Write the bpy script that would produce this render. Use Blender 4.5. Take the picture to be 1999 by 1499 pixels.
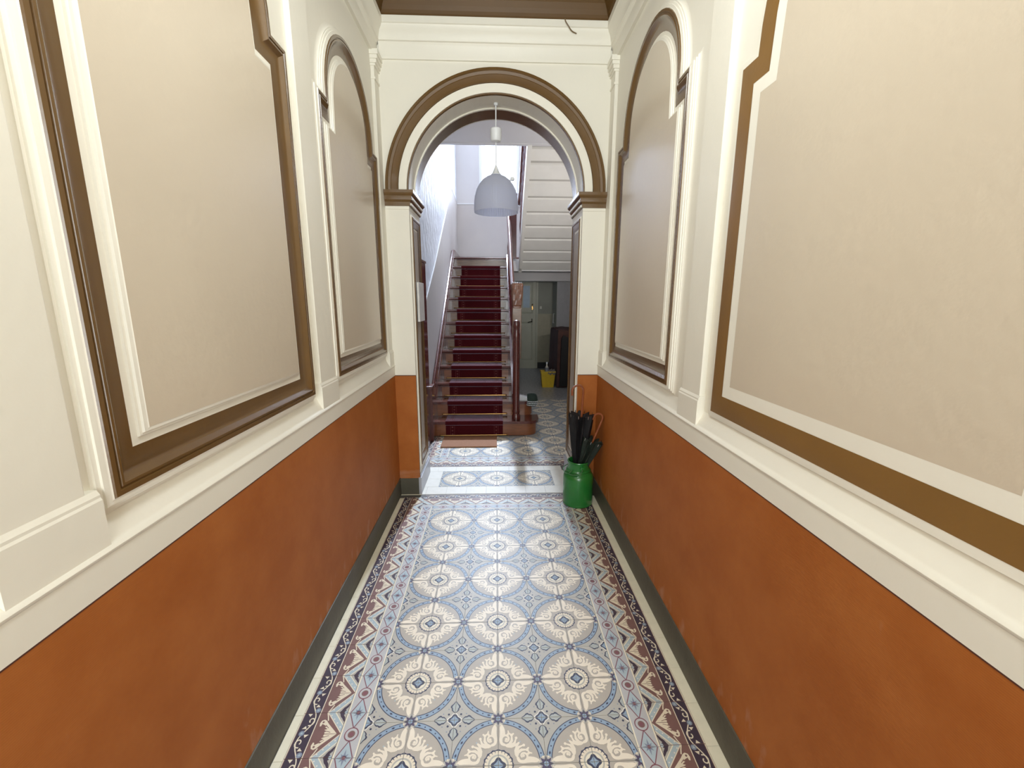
import bpy, bmesh, math, random
from mathutils import Vector, Matrix
from math import pi, sin, cos, radians as R
random.seed(7)
for o in list(bpy.data.objects): bpy.data.objects.remove(o)
sc = bpy.context.scene
COL = sc.collection

# ------------------------------------------------------------------ camera
F, PITCH, YAW, ROLL = 828.37, R(11.195), R(2.175), R(0.175)
fw = Vector((sin(YAW)*cos(PITCH), cos(YAW)*cos(PITCH), -sin(PITCH)))
r0 = Vector((cos(YAW), -sin(YAW), 0)); u0 = r0.cross(fw)
rt = cos(ROLL)*r0 + sin(ROLL)*u0; up = -sin(ROLL)*r0 + cos(ROLL)*u0
cam_d = bpy.data.cameras.new('camera'); cam = bpy.data.objects.new('camera', cam_d)
COL.objects.link(cam); sc.camera = cam
cam_d.sensor_fit = 'HORIZONTAL'; cam_d.sensor_width = 36; cam_d.lens = 36*F/1999
cam_d.clip_start = 0.02; cam_d.clip_end = 100
m = Matrix((rt, up, -fw)).transposed().to_4x4(); m.translation = Vector((0, 0, 1.606)); cam.matrix_world = m

# ------------------------------------------------------------------ world, lights, exposure
w = bpy.data.worlds.new('world'); sc.world = w; w.use_nodes = True
bg = w.node_tree.nodes['Background']; bg.inputs[0].default_value = (0.62, 0.76, 1.0, 1); bg.inputs[1].default_value = 3.0
sc.view_settings.view_transform = 'Standard'; sc.view_settings.look = 'None'
sc.view_settings.gamma = 1; sc.view_settings.use_curve_mapping = False; sc.view_settings.exposure = 1.0
def area(name, loc, rot, sx, sy, power, color, spread=180):
    l = bpy.data.lights.new(name, 'AREA'); l.shape = 'RECTANGLE'; l.size = sx; l.size_y = sy
    l.energy = power; l.color = color; l.spread = R(spread)
    o = bpy.data.objects.new(name, l); COL.objects.link(o); o.location = loc; o.rotation_euler = rot
    return o
# daylight through the glazed street door at the camera's back and through the stair window
area('street_door_daylight', (0.0, -2.45, 1.75), (R(90), 0, 0), 1.3, 2.6, 42, (0.87, 0.96, 1.0))
area('stair_window_daylight', (0.07, 9.46, 4.75), (R(-90), 0, 0), 0.9, 2.4, 50, (0.76, 0.84, 1.0))
# the bright patch of sky high above the courtyard that throws the beam down the stairs
_o = Vector((0.33, 10.9, 6.7)); _q = (Vector((-0.1, 4.2, 0.0)) - _o).to_track_quat('-Z', 'Y').to_euler()
area('sky_over_courtyard', _o, _q, 0.30, 0.55, 108, (0.68, 0.80, 1.0), 80)
area('upper_landing_light', (0.4, 7.4, 6.45), (0, 0, 0), 1.6, 2.0, 36, (0.78, 0.86, 1.0))  # unseen area light under the stairwell ceiling, facing down
def point(name, loc, power, color, rad=0.09):
    l = bpy.data.lights.new(name, 'POINT'); l.energy = power; l.color = color; l.shadow_soft_size = rad
    o = bpy.data.objects.new(name, l); COL.objects.link(o); o.location = loc
_u = Vector((1.40, 4.45, 1.95)); _v = (Vector((0.95, 6.5, 3.1)) - _u).to_track_quat('-Z', 'Y').to_euler()
area('hall_soffit_fill', _u, _v, 0.3, 0.15, 8.5, (1.0, 0.97, 0.95), 130)  # added light without a fixture, brightens the underside of the upper flight
point('corridor_fill', (0.0, 0.9, 3.12), 31, (0.89, 0.97, 1.0), 0.22)  # added unseen overhead light, evens out brightness on the corridor walls

# ------------------------------------------------------------------ helpers
def srgb(c):
    return tuple(((v/255)/12.92 if v/255 <= 0.04045 else ((v/255+0.055)/1.055)**2.4) for v in c)
MATS = {}
def mat(name, rgb, rough=0.5, var=0.06, nscale=12.0, bump=0.0, bscale=60.0, metal=0.0, spec=0.5, coat=0.0, coatr=0.1, objvar=0.0, stretch=None):
    if name in MATS: return MATS[name]
    m = bpy.data.materials.new(name); m.use_nodes = True; nt = m.node_tree; N = nt.nodes; L = nt.links
    b = N['Principled BSDF']; c = srgb(rgb)
    b.inputs['Roughness'].default_value = rough; b.inputs['Metallic'].default_value = metal
    b.inputs['Specular IOR Level'].default_value = spec
    b.inputs['Coat Weight'].default_value = coat; b.inputs['Coat Roughness'].default_value = coatr
    geo = N.new('ShaderNodeTexCoord'); mp = N.new('ShaderNodeMapping'); L.new(geo.outputs['Object'], mp.inputs[0])
    if stretch: mp.inputs['Scale'].default_value = stretch
    n = N.new('ShaderNodeTexNoise'); n.inputs['Scale'].default_value = nscale; n.inputs['Detail'].default_value = 5
    L.new(mp.outputs[0], n.inputs['Vector'])
    mr = N.new('ShaderNodeMapRange'); mr.inputs['From Min'].default_value = 0.3; mr.inputs['From Max'].default_value = 0.7
    mr.inputs['To Min'].default_value = 1-var; mr.inputs['To Max'].default_value = 1+var
    L.new(n.outputs['Fac'], mr.inputs['Value'])
    hs = N.new('ShaderNodeHueSaturation'); hs.inputs['Color'].default_value = (*c, 1)
    if objvar:
        oi = N.new('ShaderNodeObjectInfo'); mr2 = N.new('ShaderNodeMapRange')
        mr2.inputs['To Min'].default_value = 1-objvar; mr2.inputs['To Max'].default_value = 1+objvar
        L.new(oi.outputs['Random'], mr2.inputs['Value'])
        mu = N.new('ShaderNodeMath'); mu.operation = 'MULTIPLY'; L.new(mr.outputs[0], mu.inputs[0]); L.new(mr2.outputs[0], mu.inputs[1])
        L.new(mu.outputs[0], hs.inputs['Value'])
    else: L.new(mr.outputs[0], hs.inputs['Value'])
    L.new(hs.outputs[0], b.inputs['Base Color'])
    if bump:
        n2 = N.new('ShaderNodeTexNoise'); n2.inputs['Scale'].default_value = bscale; n2.inputs['Detail'].default_value = 4
        L.new(mp.outputs[0], n2.inputs['Vector'])
        bp = N.new('ShaderNodeBump'); bp.inputs['Strength'].default_value = bump; bp.inputs['Distance'].default_value = 0.01
        L.new(n2.outputs['Fac'], bp.inputs['Height']); L.new(bp.outputs[0], b.inputs['Normal'])
    MATS[name] = m; return m
CREAM = mat('cream_paint', (240, 235, 221), 0.42, 0.015, 3, 0.10, 26, spec=0.4)
CREAM2 = mat('cream_paint_smooth', (243, 238, 224), 0.38, 0.01, 3, 0.05, 40, spec=0.4)
TAN = mat('tan_gloss_paint', (213, 199, 178), 0.36, 0.02, 2.5, 0.12, 30, spec=0.5, coat=0.45, coatr=0.16)
BROWN = mat('brown_gloss_paint', (106, 78, 42), 0.27, 0.05, 8, 0.05, 60, coat=0.5, coatr=0.22)
BROWNF = mat('brown_flat_band', (132, 96, 46), 0.45, 0.05, 6, 0.05, 60)
CEILB = mat('brown_ceiling_paint', (94, 66, 26), 0.55, 0.08, 3, 0.05, 30)
DARKWOOD = mat('mahogany_varnish', (88, 38, 30), 0.22, 0.18, 9, 0.05, 50, coat=0.6, coatr=0.12, stretch=(6, 1, 6))
MIDWOOD = mat('brown_oak_varnish', (116, 84, 58), 0.3, 0.22, 7, 0.05, 50, coat=0.4, coatr=0.15, stretch=(1, 1, 5))
REDWOOD = mat('reddish_step_wood', (134, 78, 44), 0.3, 0.18, 7, 0.05, 50, coat=0.4, coatr=0.15, stretch=(1, 4, 5))
CARPET = mat('bordeaux_carpet', (74, 15, 22), 0.9, 0.2, 90, 0.5, 260, spec=0.15)
for _b in [CARPET.node_tree.nodes['Principled BSDF']]:
    _b.inputs['Sheen Weight'].default_value = 0.9; _b.inputs['Sheen Roughness'].default_value = 0.25; _b.inputs['Sheen Tint'].default_value = (0.75, 0.7, 0.9, 1)
CARPETB = mat('carpet_border_motif', (118, 70, 68), 0.9, 0.2, 90, 0.4, 260, spec=0.15)
BRASS = mat('brass', (190, 150, 90), 0.25, 0.05, 20, metal=1.0)
STEEL = mat('polished_metal', (200, 200, 200), 0.22, 0.03, 20, metal=1.0)
WHITE = mat('white_lacquer', (236, 238, 240), 0.35, 0.01, 5)
GREYB = mat('grey_baseboard_paint', (86, 82, 68), 0.5, 0.12, 9, 0.15, 40)
MARBLE = mat('pale_grey_jamb_base', (176, 178, 186), 0.35, 0.08, 6)
HALLW = mat('hall_wall_paint', (212, 208, 206), 0.45, 0.02, 3, 0.08, 40)
HALLG = mat('hall_dado_paint', (196, 190, 186), 0.38, 0.03, 3, 0.08, 40)
CEILH = mat('hall_ceiling_paint', (214, 212, 212), 0.6, 0.01, 3)
GREENGREY = mat('green_grey_paint', (150, 150, 136), 0.5, 0.05, 5)
DOORG = mat('old_green_cream_door_paint', (182, 180, 158), 0.42, 0.05, 5, 0.06, 40)
BLACK = mat('black_shadow_gap', (18, 15, 13), 0.7)
GLASSM = bpy.data.materials.new('window_glass'); GLASSM.use_nodes = True
_n = GLASSM.node_tree.nodes; _l = GLASSM.node_tree.links; _n.remove(_n['Principled BSDF'])
_t = _n.new('ShaderNodeBsdfTransparent'); _g = _n.new('ShaderNodeBsdfGlossy'); _g.inputs['Roughness'].default_value = 0.02
_x = _n.new('ShaderNodeMixShader'); _x.inputs[0].default_value = 0.06; _l.new(_t.outputs[0], _x.inputs[1]); _l.new(_g.outputs[0], _x.inputs[2])
_l.new(_x.outputs[0], _n['Material Output'].inputs['Surface'])

# terracotta dado: woven wall covering under paint, fine horizontal ribs and scuffs near the floor
def make_dado(name, rgb, rgb2):
    m = bpy.data.materials.new(name); m.use_nodes = True; nt = m.node_tree; N = nt.nodes; L = nt.links; b = N['Principled BSDF']
    tc = N.new('ShaderNodeTexCoord'); n = N.new('ShaderNodeTexNoise'); n.inputs['Scale'].default_value = 3.2; n.inputs['Detail'].default_value = 7; n.inputs['Roughness'].default_value = 0.65
    L.new(tc.outputs['Object'], n.inputs['Vector'])
    cr = N.new('ShaderNodeValToRGB'); cr.color_ramp.elements[0].position = 0.36; cr.color_ramp.elements[1].position = 0.68
    cr.color_ramp.elements[0].color = (*srgb(rgb), 1); cr.color_ramp.elements[1].color = (*srgb(rgb2), 1); L.new(n.outputs['Fac'], cr.inputs[0])
    # scuffed pale marks: noise masked towards the skirting
    sx = N.new('ShaderNodeSeparateXYZ'); L.new(tc.outputs['Object'], sx.inputs[0])
    mr = N.new('ShaderNodeMapRange'); mr.inputs['From Min'].default_value = 0.12; mr.inputs['From Max'].default_value = 0.36; mr.inputs['To Min'].default_value = 0.16; mr.inputs['To Max'].default_value = -0.12
    L.new(sx.outputs['Z'], mr.inputs['Value'])
    mp = N.new('ShaderNodeMapping'); mp.inputs['Scale'].default_value = (1, 5, 2.2); mp.inputs['Rotation'].default_value = (0.5, 0, 0); L.new(tc.outputs['Object'], mp.inputs[0])
    n3 = N.new('ShaderNodeTexNoise'); n3.inputs['Scale'].default_value = 4; n3.inputs['Detail'].default_value = 8; L.new(mp.outputs[0], n3.inputs['Vector'])
    ad = N.new('ShaderNodeMath'); L.new(n3.outputs['Fac'], ad.inputs[0]); L.new(mr.outputs[0], ad.inputs[1])
    r2 = N.new('ShaderNodeMapRange'); r2.inputs['From Min'].default_value = 0.60; r2.inputs['From Max'].default_value = 0.80; r2.inputs['To Max'].default_value = 0.5; L.new(ad.outputs[0], r2.inputs['Value'])
    mx = N.new('ShaderNodeMix'); mx.data_type = 'RGBA'; L.new(r2.outputs[0], mx.inputs['Factor']); L.new(cr.outputs[0], mx.inputs[6]); mx.inputs[7].default_value = (*srgb((196, 150, 122)), 1)
    L.new(mx.outputs[2], b.inputs['Base Color'])
    wv = N.new('ShaderNodeTexWave'); wv.bands_direction = 'Z'; wv.inputs['Scale'].default_value = 70; wv.inputs['Distortion'].default_value = 1.2; wv.inputs['Detail'].default_value = 2
    L.new(tc.outputs['Object'], wv.inputs['Vector'])
    nb = N.new('ShaderNodeTexNoise'); nb.inputs['Scale'].default_value = 45; nb.inputs['Detail'].default_value = 5; L.new(tc.outputs['Object'], nb.inputs['Vector'])
    a2 = N.new('ShaderNodeMath'); a2.operation = 'MULTIPLY_ADD'; L.new(nb.outputs['Fac'], a2.inputs[0]); a2.inputs[1].default_value = 1.2; L.new(wv.outputs['Fac'], a2.inputs[2])
    bp = N.new('ShaderNodeBump'); bp.inputs['Strength'].default_value = 0.09; bp.inputs['Distance'].default_value = 0.006; L.new(a2.outputs[0], bp.inputs['Height']); L.new(bp.outputs[0], b.inputs['Normal'])
    b.inputs['Roughness'].default_value = 0.55; b.inputs['Specular IOR Level'].default_value = 0.22
    return m
DADO = make_dado('terracotta_dado', (164, 92, 36), (180, 108, 50))
# embossed wallpaper of the stair wall
def make_lincrusta():
    m = bpy.data.materials.new('embossed_wallpaper'); m.use_nodes = True; nt = m.node_tree; N = nt.nodes; L = nt.links; b = N['Principled BSDF']
    tc = N.new('ShaderNodeTexCoord'); mp = N.new('ShaderNodeMapping'); mp.inputs['Scale'].default_value = (1, 6, 2.2); L.new(tc.outputs['Object'], mp.inputs[0])
    n = N.new('ShaderNodeTexNoise'); n.inputs['Scale'].default_value = 3; n.inputs['Detail'].default_value = 3; L.new(mp.outputs[0], n.inputs['Vector'])
    bp = N.new('ShaderNodeBump'); bp.inputs['Strength'].default_value = 0.7; bp.inputs['Distance'].default_value = 0.05; L.new(n.outputs['Fac'], bp.inputs['Height']); L.new(bp.outputs[0], b.inputs['Normal'])
    b.inputs['Base Color'].default_value = (*srgb((222, 226, 234)), 1); b.inputs['Roughness'].default_value = 0.4
    return m
LINC = make_lincrusta()

def link(o, parent=None):
    COL.objects.link(o)
    if parent is not None: o.parent = parent
    return o
def obj(name, bm, material=None, parent=None, smooth=False, recalc=True):
    if recalc: bmesh.ops.recalc_face_normals(bm, faces=bm.faces)
    me = bpy.data.meshes.new(name); bm.to_mesh(me); bm.free()
    mats = material if isinstance(material, (list, tuple)) else [material]
    for x in mats: me.materials.append(x)
    if smooth:
        for p in me.polygons: p.use_smooth = True
        if smooth != 'all':
            try: me.set_sharp_from_angle(angle=R(35))
            except Exception: pass
    return link(bpy.data.objects.new(name, me), parent)
def empty(name, loc=(0, 0, 0), rz=0):
    o = bpy.data.objects.new(name, None); o.empty_display_size = 0.1; COL.objects.link(o); o.location = loc; o.rotation_euler = (0, 0, rz); return o
def tag(o, label=None, cat=None, group=None, kind=None):
    if label: o['label'] = label
    if cat: o['category'] = cat
    if group: o['group'] = group
    if kind: o['kind'] = kind
    return o
def struct(o, label): return tag(o, label, kind='structure')
def box(bm, x0, x1, y0, y1, z0, z1, bev=0.0, mi=0):
    vs = [bm.verts.new((x, y, z)) for x in (x0, x1) for y in (y0, y1) for z in (z0, z1)]
    fs = [(0, 1, 3, 2), (4, 6, 7, 5), (0, 4, 5, 1), (2, 3, 7, 6), (0, 2, 6, 4), (1, 5, 7, 3)]
    faces = [bm.faces.new([vs[i] for i in f]) for f in fs]
    for f in faces: f.material_index = mi
    if bev:
        es = list({e for f in faces for e in f.edges})
        bmesh.ops.bevel(bm, geom=es, offset=bev, segments=2, affect='EDGES', profile=0.6)
    return faces
def boxo(name, x0, x1, y0, y1, z0, z1, material, parent=None, bev=0.0):
    bm = bmesh.new(); box(bm, x0, x1, y0, y1, z0, z1, bev); return obj(name, bm, material, parent)
def prism(bm, pts, a0, a1, axis, mi=0):
    """extrude a polygon: axis 'x' pts=(y,z); 'y' pts=(x,z); 'z' pts=(x,y)"""
    def mk(p, a):
        return {'x': (a, p[0], p[1]), 'y': (p[0], a, p[1]), 'z': (p[0], p[1], a)}[axis]
    A = [bm.verts.new(mk(p, a0)) for p in pts]; B = [bm.verts.new(mk(p, a1)) for p in pts]
    n = len(pts); fs = [bm.faces.new(A), bm.faces.new(B[::-1])]
    for i in range(n): fs.append(bm.faces.new((A[i], A[(i+1) % n], B[(i+1) % n], B[i])))
    for f in fs: f.material_index = mi
    return fs
def prismo(name, pts, a0, a1, axis, material, parent=None):
    bm = bmesh.new(); prism(bm, pts, a0, a1, axis); return obj(name, bm, material, parent)
def lathe(bm, prof, c=(0, 0, 0), n=24, closed=True):
    rings = []
    for r, z in prof:
        if r < 1e-6: rings.append([bm.verts.new((c[0], c[1], c[2]+z))])
        else: rings.append([bm.verts.new((c[0]+r*cos(2*pi*i/n), c[1]+r*sin(2*pi*i/n), c[2]+z)) for i in range(n)])
    for a, b in zip(rings, rings[1:]):
        for i in range(n):
            j = (i+1) % n
            if len(a) == 1 and len(b) == 1: continue
            if len(a) == 1: bm.faces.new((a[0], b[i], b[j]))
            elif len(b) == 1: bm.faces.new((a[i], a[j], b[0]))
            else: bm.faces.new((a[i], a[j], b[j], b[i]))
def tube(bm, pts, rad, n=10, cap=True):
    pts = [Vector(p) for p in pts]; rads = rad if isinstance(rad, (list, tuple)) else [rad]*len(pts)
    prev = None; rings = []
    for i, p in enumerate(pts):
        t = (pts[min(i+1, len(pts)-1)] - pts[max(i-1, 0)]).normalized()
        if prev is None:
            a = Vector((0, 0, 1)) if abs(t.z) < 0.9 else Vector((1, 0, 0)); u = t.cross(a).normalized()
        else: u = (prev - t*prev.dot(t)).normalized()
        prev = u; v = t.cross(u)
        rings.append([bm.verts.new(p + rads[i]*(cos(2*pi*k/n)*u + sin(2*pi*k/n)*v)) for k in range(n)])
    for a, b in zip(rings, rings[1:]):
        for k in range(n): bm.faces.new((a[k], a[(k+1) % n], b[(k+1) % n], b[k]))
    if cap: bm.faces.new(rings[0][::-1]); bm.faces.new(rings[-1])
def catmull(P, n=8, closed=False):
    P = [Vector(p) for p in P]; out = []; N = len(P)
    rng = range(N) if closed else range(N-1)
    for i in rng:
        g = (lambda k: P[k % N]) if closed else (lambda k: P[max(0, min(N-1, k))])
        a, b, c, d = g(i-1), g(i), g(i+1), g(i+2)
        for k in range(n):
            t = k/n; out.append(0.5*((2*b) + (c-a)*t + (2*a-5*b+4*c-d)*t*t + (-a+3*b-3*c+d)*t**3))
    if not closed: out.append(P[-1])
    return out

# ------------------------------------------------------------------ key dimensions
XL, XR = -0.805, 0.820          # faces of the corridor walls
YF = 3.36                        # face of the arch wall
YB = 3.80                        # its back face
ZD = 1.015                       # top of the terracotta dado
ZC = 3.47                        # underside of the brown ceiling
def side_xyz(s):
    X0 = XL if s < 0 else XR
    return lambda y, z, d: (X0 - s*d, y, z)
NEAR = -2.55

# ================================================================== FLOOR
def circ(c, r, n=20, a0=0): return [(c[0]+r*cos(a0+2*pi*i/n), c[1]+r*sin(a0+2*pi*i/n)) for i in range(n)]
def star(c, ro, ri, k, a0=0): return [(c[0]+(ro if i % 2 == 0 else ri)*cos(a0+pi*i/k), c[1]+(ro if i % 2 == 0 else ri)*sin(a0+pi*i/k)) for i in range(2*k)]
def stroke(pts, wd):
    pts = [Vector(p).to_2d() if len(p) > 2 else Vector(p) for p in pts]; Lf, Rg = [], []
    for i, p in enumerate(pts):
        t = (pts[min(i+1, len(pts)-1)]-pts[max(i-1, 0)]); t.normalize(); nrm = Vector((-t.y, t.x))
        ww = wd[i] if isinstance(wd, list) else wd
        Lf.append(p+nrm*ww/2); Rg.append(p-nrm*ww/2)
    return [(p.x, p.y) for p in Lf+Rg[::-1]]
def rotp(P, a, c=(0, 0)): return [(c[0]+(x-c[0])*cos(a)-(y-c[1])*sin(a), c[1]+(x-c[0])*sin(a)+(y-c[1])*cos(a)) for x, y in P]
def smooth2(P, n=4): return [(v.x, v.y) for v in catmull([(x, y, 0) for x, y in P], n, True)]
def clip(P, x0, x1, y0, y1):
    for ax, lim, sg in ((0, x0, 1), (0, x1, -1), (1, y0, 1), (1, y1, -1)):
        out = []; n = len(P)
        for i in range(n):
            a, b = P[i], P[(i+1) % n]; da, db = sg*(a[ax]-lim), sg*(b[ax]-lim)
            if da >= 0: out.append(a)
            if (da >= 0) != (db >= 0):
                t = da/(da-db); out.append((a[0]+t*(b[0]-a[0]), a[1]+t*(b[1]-a[1])))
        P = out
        if len(P) < 3: return []
    return P
TC = dict(
    leaf=(240, 229, 206), beige=(184, 180, 168), disc=(182, 173, 158), cream=(232, 220, 194), blue=(146, 166, 184), navy=(58, 60, 80),
    purple=(82, 70, 94), palegrey=(190, 190, 188), mauve=(128, 96, 90), red=(132, 84, 92), darkp=(70, 58, 70),
    ltblue=(176, 192, 196), greyblue=(136, 144, 160), ivory=(236, 228, 202), sage=(178, 184, 178), white=(228, 224, 212))
def tmat(k): return mat('tile_'+k, TC[k], 0.46, 0.04, 22, 0.02, 14, spec=0.38, objvar=0.02)
LAY = 0.00009
def tile_mesh(name, shapes, x0, x1, y0, y1, base, gap=0.0005, th=0.009):
    keys = [base]; bm = bmesh.new()
    X0, X1, Y0, Y1 = x0+gap, x1-gap, y0+gap, y1-gap
    def idx(k):
        if k not in keys: keys.append(k)
        return keys.index(k)
    b = 0.0005
    lo = [(X0, Y0), (X1, Y0), (X1, Y1), (X0, Y1)]; hi = [(X0+b, Y0+b), (X1-b, Y0+b), (X1-b, Y1-b), (X0+b, Y1-b)]
    V0 = [bm.verts.new((x, y, -th)) for x, y in lo]; V1 = [bm.verts.new((x, y, -b)) for x, y in lo]; V2 = [bm.verts.new((x, y, 0)) for x, y in hi]
    bm.faces.new(V2)
    for i in range(4):
        j = (i+1) % 4; bm.faces.new((V0[i], V0[j], V1[j], V1[i])); bm.faces.new((V1[i], V1[j], V2[j], V2[i]))
    for lay, col, P in shapes:
        Q = clip(P, X0+b, X1-b, Y0+b, Y1-b)
        if len(Q) < 3: continue
        Q2 = [Q[0]]
        for q in Q[1:]:
            if abs(q[0]-Q2[-1][0])+abs(q[1]-Q2[-1][1]) > 1e-5: Q2.append(q)
        if len(Q2) > 2 and abs(Q2[0][0]-Q2[-1][0])+abs(Q2[0][1]-Q2[-1][1]) < 1e-5: Q2.pop()
        ar = sum(Q2[i][0]*Q2[(i+1) % len(Q2)][1]-Q2[(i+1) % len(Q2)][0]*Q2[i][1] for i in range(len(Q2)))
        if len(Q2) < 3 or abs(ar) < 4e-7: continue
        if ar < 0: Q2 = Q2[::-1]
        f = bm.faces.new([bm.verts.new((x, y, lay*LAY)) for x, y in Q2]); f.material_index = idx(col)
    me = bpy.data.meshes.new(name); bm.to_mesh(me); bm.free()
    for k in keys: me.materials.append(tmat(k))
    return me
T = 0.17
def medallion_shapes():
    S = []
    S.append((1, 'navy', circ((0, 0), .1690, 96))); S.append((2, 'blue', circ((0, 0), .1660, 96)))
    S.append((3, 'navy', circ((0, 0), .1510, 80))); S.append((4, 'disc', circ((0, 0), .1478, 80)))
    for k in range(40):
        a = 2*pi*(k+.5)/40; c = (.1582*cos(a), .1582*sin(a))
        if k % 2: S.append((3, 'navy', rotp(circ((c[0], c[1]), .0029, 7), a, c)))
        else: S.append((3, 'navy', rotp([(c[0]-.0040, c[1]), (c[0], c[1]-.0075), (c[0]+.0040, c[1]), (c[0], c[1]+.0075)], a, c)))
    # acanthus scrolls, two per quarter, mirrored about the diagonal
    cc = (.094, .0265)
    ring_ = [(cc[0]+(.0185-.0012*k)*cos(-1.9+k*.50), cc[1]+(.0165-.0010*k)*sin(-1.9+k*.50)) for k in range(13)]
    leaf = [(.1465, .0125), (.137, .0065), (.122, .0068), (.106, .0060), (.092, .0050), (.080, .0080), (.074, .0160), (.073, .0260), (.080, .0245), (.084, .0170), (.092, .0140), (.103, .0165), (.108, .0240), (.118, .0245), (.130, .0225), (.139, .0185)]
    lobes = [stroke(ring_, [.0085-.0004*k for k in range(13)]), circ((.095, .028), .0050, 8),
             stroke([(.074, .024), (.078, .038), (.090, .046), (.104, .046)], [.006, .010, .009, .005]), circ((.108, .0455), .0052, 8), circ((.112, .0400), .0034, 6), circ((.112, .0510), .0034, 6),
             stroke([(.072, .026), (.074, .042), (.082, .055), (.096, .060)], [.006, .009, .008, .004]), circ((.098, .0605), .0048, 8),
             stroke([(.070, .030), (.070, .044), (.075, .058), (.084, .070)], [.005, .008, .007, .004]),
             stroke([(.108, .032), (.116, .036), (.124, .034)], [.008, .006, .003])]
    for q in range(4):
        for mir in (0, 1):
            for li, P in enumerate([leaf]+lobes):
                Q = smooth2(P, 2) if P is leaf else P
                Q = [(.136+(x-.136)*1.12, .010+(y-.010)*1.12) for x, y in Q]
                if mir: Q = [(y, x) for x, y in Q]
                S.append((5+li*.55+mir*.27, 'leaf', rotp(Q, q*pi/2)))
        S.append((4.5, 'ltblue', rotp(star((.080, .080), .004, .002, 4), q*pi/2)))
    S.append((5, 'navy', star((0, 0), .0560, .0525, 16))); S.append((6, 'cream', circ((0, 0), .0495, 36)))
    for k in range(24):
        a = 2*pi*k/24; S.append((7, 'navy', rotp([(.0405, -.0009), (.0505, -.0022), (.0505, .0016)], a)))
    S.append((7, 'beige', circ((0, 0), .0370, 28))); S.append((8, 'ivory', circ((0, 0), .0310, 28)))
    quat = [(r*cos(a), r*sin(a)) for a, r in ((2*pi*k/32, .0235+.0040*cos(4*2*pi*k/32)) for k in range(32))]
    S.append((9, 'navy', quat)); S.append((10, 'blue', star((0, 0), .0195, .0120, 4))); S.append((11, 'ltblue', star((0, 0), .012, .0025, 4)))
    for c in ((T, 0), (0, T), (-T, 0), (0, -T)):
        S.append((9.0, 'beige', circ(c, .0290, 20)))
        for k in range(8):
            a = pi/8+k*pi/4; S.append((9.5, 'cream', circ((c[0]+.0255*cos(a), c[1]+.0255*sin(a)), .0035, 7)))
        S.append((10, 'purple', star(c, .0285, .0150, 8))); S.append((10.5, 'navy', star(c, .0330, .0060, 4)))
        S.append((11, 'blue', circ(c, .0090, 12))); S.append((11.5, 'ltblue', star(c, .007, .002, 4)))
    for c in ((T, T), (-T, T), (T, -T), (-T, -T)):
        for k in range(4):
            a = k*pi/2
            lf = [(c[0]+.030, c[1]), (c[0]+.040, c[1]+.014), (c[0]+.048, c[1]+.015), (c[0]+.054, c[1]+.020), (c[0]+.062, c[1]+.017), (c[0]+.068, c[1]+.010), (c[0]+.080, c[1]),
                  (c[0]+.068, c[1]-.010), (c[0]+.062, c[1]-.017), (c[0]+.054, c[1]-.020), (c[0]+.048, c[1]-.015), (c[0]+.040, c[1]-.014)]
            inn = [(c[0]+(x-c[0])*.90+.005, c[1]+(y-c[1])*.66) for x, y in lf]
            S.append((4, 'navy', rotp(smooth2(lf, 3), a, c))); S.append((5, 'sage', rotp(smooth2(inn, 3), a, c)))
            S.append((6, 'ltblue', rotp([(c[0]+.042, c[1]-.0015), (c[0]+.070, c[1]), (c[0]+.042, c[1]+.0015)], a, c)))
            d = (c[0]+.026*cos(a+pi/4)*1.3, c[1]+.026*sin(a+pi/4)*1.3)
            S.append((4, 'navy', circ(d, .0044, 9)))
            for e in (-1, 1):
                dd = (c[0]+.052*cos(a+e*.52), c[1]+.052*sin(a+e*.52)); S.append((4, 'greyblue', circ(dd, .0026, 7)))
        q = [(c[0]+r*cos(a), c[1]+r*sin(a)) for a, r in ((2*pi*k/32, .0215+.0035*cos(4*2*pi*k/32)) for k in range(32))]
        S.append((6, 'white', [(c[0]+(x-c[0])*1.22, c[1]+(y-c[1])*1.22) for x, y in q])); S.append((7, 'navy', q))
        S.append((8, 'blue', [(c[0]+(x-c[0])*.66, c[1]+(y-c[1])*.66) for x, y in q])); S.append((9, 'ltblue', star(c, .010, .0025, 4)))
    return S
MED = medallion_shapes()
FIELD = tile_mesh('field_tile', MED, 0, T, 0, T, 'beige')
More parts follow.
